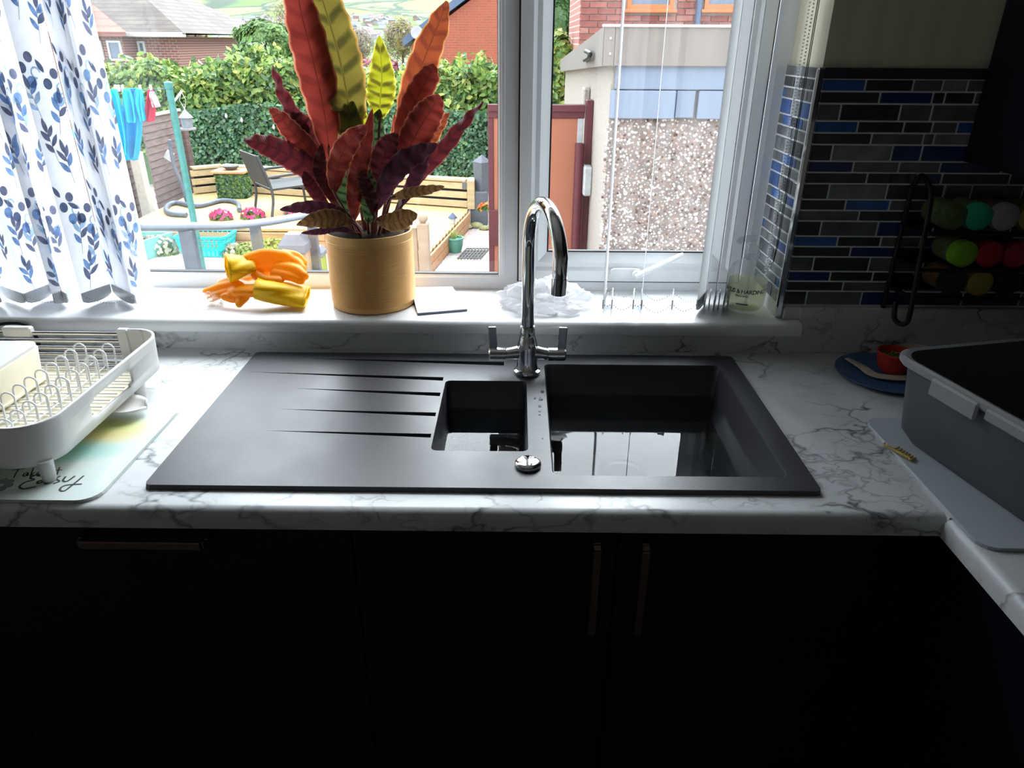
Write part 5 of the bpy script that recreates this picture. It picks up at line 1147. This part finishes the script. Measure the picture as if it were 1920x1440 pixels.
# ---- washing line
mat('line_green', (.05, .19, .17), .5, var=.12); mat('cloth_aqua', (.02, .62, .80), .8, var=.12, sc=5, tl=.4); mat('cloth_blue', (.015, .45, .70), .8, var=.12, sc=5, tl=.35); mat('cloth_teal', (.03, .62, .58), .8, var=.1, sc=5, tl=.4); mat('cloth_red', (.68, .03, .10), .8, var=.12, sc=6, tl=.3); mat('cloth_pink', (.62, .42, .46), .8, tl=.3); mat('chair_grey2', (.20, .22, .24), .3); mat('peg_white', (.75, .70, .62), .6)
LY = 5.9
lp_ = T('washing_line_post', 'green metal washing line post beside the decking', 'post', (Yp(340, 300, LY).x, LY, GZ)); ptop = Yp(315, 155, LY)
MB().tube([(ptop.x, LY, GZ), (ptop.x, LY, ptop.z)], .030, 12).build('pole', 'line_green', lp_, smooth=50); MB().lathe([(.034, -.05), (.036, 0), (.02, .012), (.0001, .014)], (ptop.x, LY, ptop.z), 12).build('cap', 'line_green', lp_, smooth=50)
lz = Yp(300, 168, LY).z; xl = Yp(-60, 168, LY).x
tag(MB().tube([(ptop.x, LY, lz+.01), (Yp(250, 168, LY).x, LY, lz-.01), (xl, LY, lz+.02)], .004, 6).build('washing_line', 'slate_blue', loc=(Yp(200, 168, LY).x, LY, lz), smooth=60), 'thin blue washing line stretched from the green post', 'line')
def cloth(name, rows_, mt, label, y, seed, cat_='clothing'):
    """hanging garment: rows of (v, u_left, u_right) pixels turned into folds of real cloth"""
    mb = MB(); N = 14; n = len(rows_)
    Lc = cat([Yp(r_[1], r_[0], y) for r_ in rows_], 5); Rc = cat([Yp(r_[2], r_[0], y) for r_ in rows_], 5); M_ = len(Lc)-1
    def f(u, v): 
        j = int(round(v*M_)); p = Lc[j].lerp(Rc[j], u); p.y += .05*min(1, v*3+.15)*math.sin(u*9+seed+v*1.5)+.02*math.sin(u*21+seed*2); return tuple(p)
    o = tag(mb.grid(f, N*2, M_).build(name, mt, loc=Lc[0], smooth=180), label, cat_); m = o.modifiers.new('s', 'SOLIDIFY'); m.thickness = .006; return o
cloth('t_shirt', [(167, 196, 219), (200, 200, 230), (250, 207, 240), (290, 214, 243)], 'cloth_aqua', 'turquoise garment on the line nearest the blind slats', LY-.07, 1)
cloth('t_shirt', [(166, 228, 264), (176, 230, 262), (230, 232, 268), (280, 236, 262), (300, 240, 256)], 'cloth_blue', 'longer blue garment pegged in the middle of the washing line', LY, 2.4)
cloth('t_shirt', [(167, 229, 240), (195, 232, 250), (224, 236, 256), (229, 244, 255)], 'cloth_aqua', 'short turquoise sleeve of cloth hanging in front of the blue garment', LY-.09, .5)
cloth('t_shirt', [(167, 256, 265), (195, 258, 270), (224, 264, 275), (226, 267, 274)], 'cloth_aqua', 'turquoise sleeve of cloth hanging right of the blue garment', LY-.07, .9)
cloth('small_top', [(169, 278, 286), (190, 277, 290), (210, 276, 288), (228, 277, 284)], 'cloth_red', 'small red top pegged next to the green post', LY-.02, 3.1)
cloth('small_top', [(172, 283, 287), (185, 286, 293), (201, 292, 299)], 'cloth_pink', 'faded pink sleeve of cloth beside the small red top', LY-.05, 2.2)
cloth('towel', [(168, 133, 139), (190, 134, 141), (215, 136, 147), (248, 137, 153), (256, 140, 153)], 'cloth_teal', 'teal towel glimpsed between the blind slats', LY-.02, .2)
for i, u in enumerate((216, 222, 229, 262, 282)):
    p = Yp(u, 165, LY-.02); tag(MB().box(p.x-.005, p.x+.005, p.y-.008, p.y+.024, p.z-.03, p.z+.025, .002).build('clothes_peg', 'peg_white', loc=p), 'pale clothes peg on the washing line', 'peg', 'clothes pegs')
# bird feeder
FYd = 6.3; p = Yp(346, 205, FYd); s_ = (p-CAM).dot(_f)/F; bf = T('bird_feeder', 'hanging bird feeder with pale pitched roof and clear tube', 'bird feeder', Yp(346, 242, FYd))
cx_ = p.x; zt_ = p.z; zb_ = Yp(348, 242, FYd).z
MB().lathe([(.072, zt_-.075), (.070, zt_-.07), (.015, zt_-.012), (.01, zt_), (.0001, zt_)], (cx_, FYd, 0), 6).build('roof', 'town_grey', bf); MB().lathe([(.05, zb_+.01), (.05, zt_-.07)], (cx_, FYd, 0), 14).build('tube', 'chair_grey2', bf, smooth=50)
MB().lathe([(.0001, zb_-.008), (.07, zb_-.006), (.075, zb_+.01), (.05, zb_+.012)], (cx_, FYd, 0), 14).build('tray', 'town_grey', bf, smooth=50)
hk = Yp(346, 172, FYd); MB().tube([(cx_, FYd, zt_), (cx_-.03, FYd, (zt_+hk.z)/2), (cx_, FYd, hk.z), (cx_+.03, FYd, (zt_+hk.z)/2), (cx_, FYd, zt_)], .004, 6).tube([(ptop.x, LY, lz-.12), (cx_, FYd, hk.z)], .010, 6).build('hanger', 'steel', bf, smooth=60)
# ---- decking, bench wall, furniture
mat('deck_yellow', (.46, .33, .15), .75, var=.12, sc=3, stretch=(.5, 8, 1)); mat('pine', (.45, .34, .19), .75, var=.15, sc=4, stretch=(.5, 6, 6)); mat('deck_side', (.45, .25, .13), .75, var=.2, sc=4, stretch=(.5, 6, 6))
Df = Zp(480, 432, DK).y
dk = T('decking', 'raised yellow timber decking at the end of the garden', 'decking', (-1.8, 8.4, GZ)); y = Df
xa, xb = -4.3, Zp(884, 412, DK).x
R1, R2, L1, L2 = Zp(876, 395, DK), Zp(798, 478, DK), Zp(610, 432, DK), Zp(690, 478, DK)
def lerp_y(a, b, y): t = (y-a.y)/(b.y-a.y); return a.x+(b.x-a.x)*t
y = R2.y
while y < 9.95:
    xr_ = min(xb, max(lerp_y(R1, R2, y), lerp_y(R1, R2, y+.138))) if y < R1.y else R1.x
    xl_ = xa if y > Df-.05 else lerp_y(L1, L2, max(y, L2.y))
    MB().box(xl_, xr_, y, y+.138, DK-.03, DK, .004).build('deck_board', 'deck_yellow', dk); y += .144
for k in range(2):
    zc_ = Vector((0, 0, GZ+.05+k*.09-DK)); MB().box(xa, L1.x, Df-.025, Df-.001, GZ+.005+k*.09, GZ+.09+k*.09, .004).build('side_board', 'deck_side', dk)
    for A_, B_ in ((L1, L2), (L2, R2), (R2+Vector((.03, 0, 0)), R1+Vector((.03, 0, 0)))): MB().bar(A_+zc_, B_+zc_, .025, .085, .004).build('side_board', 'deck_side', dk)
bpts = [Zp(364, 365, DK), Zp(421, 359, DK), Zp(877, 391, DK)]
bn = T('bench_wall', 'low timber bench wall of horizontal boards round the decking', 'bench', (bpts[1].x, bpts[1].y, DK))
hb1 = Yp(421, 313, bpts[1].y).z-DK; bhh = hb1/3
for a, b in ((bpts[0], bpts[1]), (bpts[1], bpts[2])):
    d_ = (b-a).normalized()
    for k in range(3):
        h_ = Vector((0, 0, bhh*(k+.5))); MB().bar(a+h_, b+h_, .03, bhh-.03, .004).build('board', 'pine', bn)
    MB().bar(a+Vector((0, .06, hb1+.01)), b+Vector((0, .06, hb1+.01)), .16, .03, .004).build('top_board', 'pine', bn)
    bk = Vector((0, .08, 0)); MB().bar(a+bk+Vector((0, 0, hb1*.48)), b+bk+Vector((0, 0, hb1*.48)), .02, hb1*.9).build('backing', 'seam_dark', bn)
e = bpts[2]; MB().box(e.x-.0, e.x+.09, e.y-.05, e.y+.2, DK, DK+hb1+.02, .005).build('end_post', 'pine', bn); MB().box(e.x-.06, e.x-.0, e.y-.035, e.y-.02, DK+hb1*.75, DK+hb1, .004).build('bracket', 'asphalt', bn)
ps = T('plant_stand', 'ivy-wrapped square stand with a wooden top on the decking', 'stand', Zp(438, 374, DK)); c = Zp(437, 372, DK); s_ = (c-CAM).dot(_f)/F; hw = 25*s_; zt_ = Yp(437, 325, c.y).z
c.y -= .02; MB().box(c.x-hw, c.x+hw, c.y, c.y+1.4*hw, DK, zt_).build('core', 'ivy_c', ps); n5 = 1500; fcz = rg.integers(0, 3, n5); Xs = rg.uniform(-hw, hw, n5); Zs = rg.uniform(DK, zt_, n5)
C = np.stack([c.x+np.where(fcz == 0, Xs, np.where(fcz == 1, hw, -hw)), np.where(fcz == 0, c.y-.01, c.y+.7*(hw+Xs)), Zs], 1); leafcloud('ivy', C, .05, .02, np.where((fcz == 0)[:, None], [[0, -1, .2]], np.where((fcz == 1)[:, None], [[1, 0, .2]], [[-1, 0, .2]])), ['ivy_a', 'ivy_b', 'hedge_b'], rg.integers(0, 3, n5), ps, seed=6, jit=.6)
MB().box(c.x-hw*1.25, c.x+hw*1.25, c.y-hw*.25, c.y+hw*1.55, zt_, zt_+.03, .005).build('top', 'deck_side', ps)
tag(MB().lathe([(.0001, 0), (.06, 0), (.10, .04), (.11, .05), (.0001, .05)], (c.x, c.y+hw*.7, zt_+.0305), 14).build('dish', 'asphalt', loc=(c.x, c.y+hw, zt_+.03), smooth=50), 'small dark dish on the ivy-wrapped stand', 'dish')
mat('chair_grey', (.05, .05, .055), .5); mat('chair_mesh', (.035, .037, .04), .6, var=.2, sc=80)
c = Zp(545, 396, DK); gc = T('garden_chair', 'dark grey metal garden chair on the decking left of the plant', 'chair', c); w_, d_, sh = .29, .27, .42
ax = Vector((.80, .60, 0)).normalized(); ay = Vector((-ax.y, ax.x, 0))
def cp(a, b, z): return c+ax*a*1.1+ay*b+Vector((0, 0, z*.74))
for sg in (-1, 1):
    MB().tube(cat([cp(-.30, sg*w_, 0), cp(-.26, sg*w_, .40), cp(-.36, sg*w_, .95)], 5), .016, 8).build('leg', 'chair_grey', gc, smooth=50); MB().tube(cat([cp(.28, sg*w_, 0), cp(.26, sg*w_, .42), cp(.22, sg*w_, .62), cp(0, sg*w_, .64), cp(-.29, sg*w_, .62)], 5), .016, 8).build('leg', 'chair_grey', gc, smooth=50)
mb = MB(); mb.add([cp(-.27, -w_, .42), cp(.26, -w_, .44), cp(.26, w_, .44), cp(-.27, w_, .42), cp(-.27, -w_, .45), cp(.26, -w_, .47), cp(.26, w_, .47), cp(-.27, w_, .45)], [(0, 1, 2, 3), (4, 5, 6, 7), (0, 1, 5, 4), (1, 2, 6, 5), (2, 3, 7, 6), (3, 0, 4, 7)]); mb.build('seat', 'chair_mesh', gc)
mb = MB(); mb.add([cp(-.275, -w_, .48), cp(-.275, w_, .48), cp(-.36, w_, .95), cp(-.36, -w_, .95), cp(-.295, -w_, .48), cp(-.295, w_, .48), cp(-.38, w_, .95), cp(-.38, -w_, .95)], [(0, 1, 2, 3), (4, 5, 6, 7), (0, 1, 5, 4), (1, 2, 6, 5), (2, 3, 7, 6), (3, 0, 4, 7)]); mb.build('backrest', 'chair_mesh', gc)
mat('pole_grey', (.10, .12, .15), .45)
pq = [Zp(u, v, DK+.03) for u, v in ((449, 394), (444, 380), (415, 376), (370, 386), (330, 380), (312, 388), (318, 400), (350, 403))]
sw = T('swing_seat_stand', 'curved grey steel stand lying on the decking by the fence', 'stand', pq[3]); MB().tube(cat(pq, 6), .028, 10).build('base_ring', 'pole_grey', sw, smooth=50)
yb = pq[4].y; MB().tube(cat([Yp(351, 380, yb), Yp(340, 345, yb), Yp(328, 315, yb), Yp(322, 290, yb), Yp(318, 262, yb)], 6), .022, 10).build('upright', 'pole_grey', sw, smooth=50)
p = Yp(317, 292, f1.y-.9); tag(MB().box(-.05, .05, -.008, .008, -.06, .06, .004, M=Matrix.Translation(p) @ Matrix.Rotation(.6, 4, 'Y')).build('fence_plaque', 'town_white', loc=p), 'small white tilted plaque on the brown fence', 'plaque')
def flowers(u, v, z, r, n, mt, label, seed, cat_='flowers', lf='hedge_a'):
    p = Zp(u, v, z); t = T('flower_clump', label, cat_, p); rg2 = np.random.default_rng(seed); k = rg2.normal(0, 1, (n, 3)); k /= np.linalg.norm(k, axis=1)[:, None]; k[:, 2] = abs(k[:, 2])
    if z > GZ+.4 or z == .2: MB().tube([(p.x, p.y, GZ), (p.x, p.y, p.z)], .02, 6).build('stem', 'bark', t)
    leafcloud('blooms', np.array(p)+k*r*np.array([1, .6, .75])+[0, 0, r*.15], .045, .018, k, [mt], np.zeros(n, int), t, seed=seed); leafcloud('foliage', np.array(p)+k*r*.85*np.array([1.1, .6, .55]), .08, .02, k, [lf, 'hedge_b'], rg2.integers(0, 2, n), t, seed=seed+1)
flowers(415, 412, DK, .13, 90, 'petal_pink', 'pink flower clump left of the handrail middle', 31); flowers(475, 410, DK, .14, 90, 'petal_pink', 'pink flower clump near the garden chair leg', 32); flowers(553, 404, DK, .12, 70, 'petal_pink', 'pink flower clump just left of the lower red leaves', 33)
flowers(128, 235, .2, .30, 220, 'lilac_a', 'lilac blossom glimpsed between the blind slats', 34); flowers(178, 415, GZ+.1, .20, 160, 'grass_a', 'leafy green plant at the foot of the fence', 35, 'plant')
flowers(912, 395, DK+.1, .10, 50, 'petal_orange', 'small orange flowers beside the dark planter', 36)
flowers(296, 476, GZ, .22, 200, 'petal_white', 'cream flowering plants inside the teal bed', 37, 'plant'); flowers(468, 481, GZ, .16, 150, 'grass_a', 'grassy tuft in front of the decking left', 38, 'plant', 'grass_a'); flowers(520, 479, GZ, .20, 220, 'grass_a', 'yellow-green grassy tuft before the decking side', 39, 'plant', 'grass_a'); flowers(440, 480, GZ, .14, 150, 'petal_white', 'pale stony plant tuft right of the laundry basket', 40, 'plant', 'grass_a')
# ---- handrail near the house, posts
mat('rail_grey', (.085, .10, .125), .45, var=.08)
RY = 2.15
r0 = Yp(150, 425, RY); r1 = Yp(470, 420, RY+.5); r2 = Yp(600, 398, RY+1.4)
hr = T('handrail', 'grey metal handrail crossing the lower window view', 'handrail', (r1.x, RY+.4, GZ))
rp_ = cat([r0, Yp(330, 425, RY+.2), r1, r2, r2+Vector((.5, .8, -.02))], 6)
for i in range(len(rp_)-1): pass
MB().tube(rp_, .034, 10, flat=.55, up=(0, 0, 1)).build('rail', 'rail_grey', hr, smooth=50)
for u, v, yy, w_ in ((350, 435, RY+.22, .032), (478, 425, RY+.55, .024), (584, 415, RY+1.3, .026)):
    p = Yp(u, v, yy); MB().box(p.x-w_, p.x+w_, yy-.02, yy+.02, GZ, p.z+.01, .003).build('post', 'rail_grey', hr)
mat('bin_grey', (.13, .15, .185), .5); mat('post_wood', (.33, .22, .14), .8, var=.2, sc=10)
for (u0, u1, v0, v1, yy, body, lab) in ((523, 573, 443, 475, 3.3, 'post_wood', 'timber gate post with large grey pyramid cap behind the gloves'), (575, 606, 465, 482, 3.9, 'grass_a', 'smaller gate post with grey cap beside the gold pot')):
    a = Yp(u0, v1, yy); b = Yp(u1, v1, yy); top = Yp((u0+u1)/2, v0, yy).z; hw = (b.x-a.x)/2; cx_ = (a.x+b.x)/2; q_ = T('gate_post', lab, 'post', (cx_, yy+hw, GZ))
    MB().box(cx_-hw*.88, cx_+hw*.88, yy+hw*.12, yy+hw*1.88, GZ, a.z, .004).build('post', body, q_)
    mb = MB(); z0_ = a.z; zm_ = a.z+(top-a.z)*.45
    mb.add([(cx_+sx_*hw*k_, yy+hw+sy_*hw*k_, z_) for k_, z_ in ((1, z0_), (1, zm_), (.55, top)) for sx_, sy_ in ((-1, -1), (1, -1), (1, 1), (-1, 1))], [(0, 1, 2, 3), (8, 9, 10, 11)]+[(k_*4+i, k_*4+(i+1) % 4, k_*4+4+(i+1) % 4, k_*4+4+i) for k_ in (0, 1) for i in range(4)]); mb.build('cap', 'bin_grey', q_)
# laundry basket
mat('basket_aqua', (.02, .60, .60), .5, var=.08, tl=.2)
c = Zp(378, 484, GZ); lb = T('laundry_basket', 'turquoise plastic laundry basket on the garden ground', 'basket', c); s_ = (c-CAM).dot(_f)/F; bw_ = 40*s_; tw_ = 48*s_; zt_ = Yp(378, 448, c.y).z-GZ; bd_ = .19
def br(t): w = bw_+(tw_-bw_)*t; d = bd_*(.85+.15*t); return w, d
mb = MB()
for k in range(4):
    t = (0, .33, .66, .97)[k]; w, d = br(t); ring_ = [(c.x+p[0], c.y+.2+p[1], GZ+.01+zt_*t) for p in rrect(-w, w, -d, d, .05, 4)]; mb.tube(ring_, .008 if k < 3 else .016, 6, closed=True)
mb.build('hoops', 'basket_aqua', lb, smooth=60)
n_ = 56; sv = MB()
P0 = rrect(-1, 1, -1, 1, .25, 13)
for i in range(0, len(P0)): 
    a = P0[i]; w0, d0 = br(0); w1, d1 = br(.97); sv.bar((c.x+a[0]*w0, c.y+.2+a[1]*d0, GZ+.01), (c.x+a[0]*w1, c.y+.2+a[1]*d1, GZ+.01+zt_*.97), .012, .005)
for sx_ in (-1, 1):
    for sd in range(9):
        t = -.8+sd*.2; w0, d0 = br(0); w1, d1 = br(.97); sv.bar((c.x+t*w0, c.y+.2+sx_*d0, GZ+.01), (c.x+t*w1, c.y+.2+sx_*d1, GZ+.01+zt_*.97), .018, .005); sv.bar((c.x+sx_*w0, c.y+.2+t*d0, GZ+.01), (c.x+sx_*w1, c.y+.2+t*d1, GZ+.01+zt_*.97), .005, .016, up=(0, 1, 0))
sv.build('ribs', 'basket_aqua', lb); MB().prism([(c.x+p[0], c.y+.2+p[1]) for p in rrect(-bw_, bw_, -bd_*.85, bd_*.85, .04)], GZ+.005, GZ+.015).build('base', 'basket_aqua', lb)
# teal raised bed
mat('bed_teal', (.16, .42, .38), .8, var=.15, sc=5, stretch=(1, 1, 6)); rbd = T('raised_bed', 'teal painted timber raised bed near the basket', 'planter', Zp(300, 470, GZ))
a = Zp(272, 488, GZ); b = Zp(328, 469, GZ); a2 = Zp(195, 494, GZ)
for p_, q_ in ((a, b), (a2, a2+Vector((.0, -.02, 0))+(b-a)*.4), (b, b+Vector((-.75, .0, 0)))):
    MB().bar(p_+Vector((0, 0, .10)), q_+Vector((0, 0, .10)), .03, .20, .004).build('board', 'bed_teal', rbd)
# picket gate with ball finial
mat('picket_wood', (.30, .22, .16), .85, var=.2, sc=8); pg = T('picket_gate', 'low wooden picket gate with ball finial right of the gold pot', 'gate', (Zp(795, 500, GZ).x, 3.9, GZ)); p = Yp(793, 412, 3.9)
MB().box(p.x-.035, p.x+.035, 3.86, 3.94, GZ, Yp(793, 418, 3.9).z, .004).build('post', 'picket_wood', pg); MB().lathe([(.028, -.03), (.015, -.018)]+[(.033*math.sin(t), .012-.033*math.cos(t)) for t in [.5+i*.33 for i in range(8)]]+[(.0001, .045)], p, 14).build('finial', 'picket_wood', pg, smooth=50)
zt_ = Yp(780, 426, 3.9).z
for k in range(9): x_ = p.x-.06-k*.052; MB().box(x_-.018, x_+.018, 3.89, 3.91, GZ+.05, zt_-.006*k, .004).build('picket', 'picket_wood', pg)
MB().box(p.x-.55, p.x-.035, 3.912, 3.94, zt_-.16, zt_-.10, .004).build('cross_rail', 'picket_wood', pg); MB().box(p.x-.55, p.x-.035, 3.88, 3.945, zt_-.005, zt_+.02, .004).build('top_rail', 'post_concrete', pg)
# lantern, pot, grid, planter, stones
c = Zp(850, 452, GZ+.0); sl2 = T('garden_lantern', 'small black stake lantern beside the green pot', 'lantern', c); yy = c.y; zt_ = Yp(843, 400, yy).z; zl_ = Yp(843, 409, yy).z; zb_ = Yp(843, 422, yy).z
MB().tube([(c.x, yy, GZ), (c.x, yy, zb_)], .008, 8).build('stake', 'black_paint', sl2); MB().lathe([(.022, zb_), (.036, zl_)], (c.x, yy, 0), 6).build('glass', 'weight_plastic', sl2); MB().lathe([(.055, zl_), (.05, zl_+.012), (.012, zt_), (.0001, zt_+.01)], (c.x, yy, 0), 6).build('cap', 'slate_blue', sl2)
mat('glaze_green', (.10, .28, .22), .25); c = Zp(852, 478, GZ); gp = T('green_pot', 'small glazed green pot of grass on the gravel', 'plant pot', c); k_ = (c-CAM).dot(_f)/F
MB().lathe([(.0001, 0), (11*k_, 0), (15*k_, 14*k_), (15.5*k_, 24*k_), (17*k_, 25*k_), (17*k_, 28*k_), (14*k_, 28*k_), (14*k_, 24*k_), (.0001, 24*k_)], c+Vector((0, .12, 0)), 22).build('pot', 'glaze_green', gp, smooth=40)
gm = MB()
for i in range(26):
    a = rd.uniform(0, 6.28); b_ = rd.uniform(0, 12)*k_; p = c+Vector((b_*math.cos(a), .12+b_*math.sin(a), 24*k_)); gm.tube([p, p+Vector((math.cos(a)*.02, math.sin(a)*.02, .05)), p+Vector((math.cos(a)*.05, math.sin(a)*.05, .07+rd.random()*.05))], [.003, .003, .001], 4)
o = gm.build('grass', 'grass_a', gp); o['kind'] = 'stuff'
mat('moss_stone', (.25, .25, .13), .95, var=.4, sc=12, bump=.8, bd=.02)
A = Zp(858, 486, GZ+.005); gt = T('metal_grid', 'dark wire boot-scraper grid lying on the gravel', 'grid', A); mb = MB(); B = Zp(900, 486, GZ+.005); C2 = Zp(916, 468, GZ+.005); D2 = Zp(875, 468, GZ+.005)
for i in range(8): t = i/7; mb.tube([A.lerp(B, t)+Vector((0, 0, .01)), D2.lerp(C2, t)+Vector((0, 0, .01))], .008, 6)
for i in range(5): t = i/4; mb.tube([A.lerp(D2, t)+Vector((0, 0, .012)), B.lerp(C2, t)+Vector((0, 0, .012))], .008, 6)
mb.build('bars', 'asphalt', gt)
mat('planter_dark', (.10, .11, .13), .6); c = Zp(900, 415, GZ+.05); tpn = T('tall_planter', 'tall dark square planter with obelisk by the terracotta door', 'planter', c); yy = c.y; k_ = (c-CAM).dot(_f)/F; x_ = Yp(898, 380, yy).x; z1_ = Yp(898, 360, yy).z
MB().box(x_-16*k_, x_+16*k_, yy, yy+32*k_, GZ, z1_, .01).build('box', 'planter_dark', tpn); z2_ = Yp(902, 306, yy).z; z3_ = Yp(905, 292, yy).z; x2 = Yp(903, 330, yy).x
MB().lathe([(13*k_, z1_), (17*k_, z2_), (18*k_, z2_), (.0001, z3_)], (x2, yy+16*k_, 0), 4).build('obelisk', 'planter_dark', tpn)
for i, (u, v, r_) in enumerate(((872, 426, 14), (893, 424, 13), (908, 428, 10))):
    p = Zp(u, v, GZ+.02); k_ = (p-CAM).dot(_f)/F; mb = MB(); mb.lathe([(.0001, -.4), (.6, -.35), (1, 0), (.75, .4), (.3, .55), (.0001, .56)], (0, 0, 0), 10); mb.v = [(p.x+v_[0]*r_*k_*(1+.15*math.sin(i+v_[1]*5)), p.y+v_[1]*r_*k_*.7, p.z+v_[2]*r_*k_) for v_ in mb.v]
    tag(mb.build('rock', 'moss_stone', loc=p, smooth=60), ('mossy stone at the left below the dark planter', 'mossy stone directly below the dark planter', 'mossy stone nearest the terracotta door')[i], 'rock')
for o in list(bpy.data.objects):
    if '_o' in o: del o['_o']
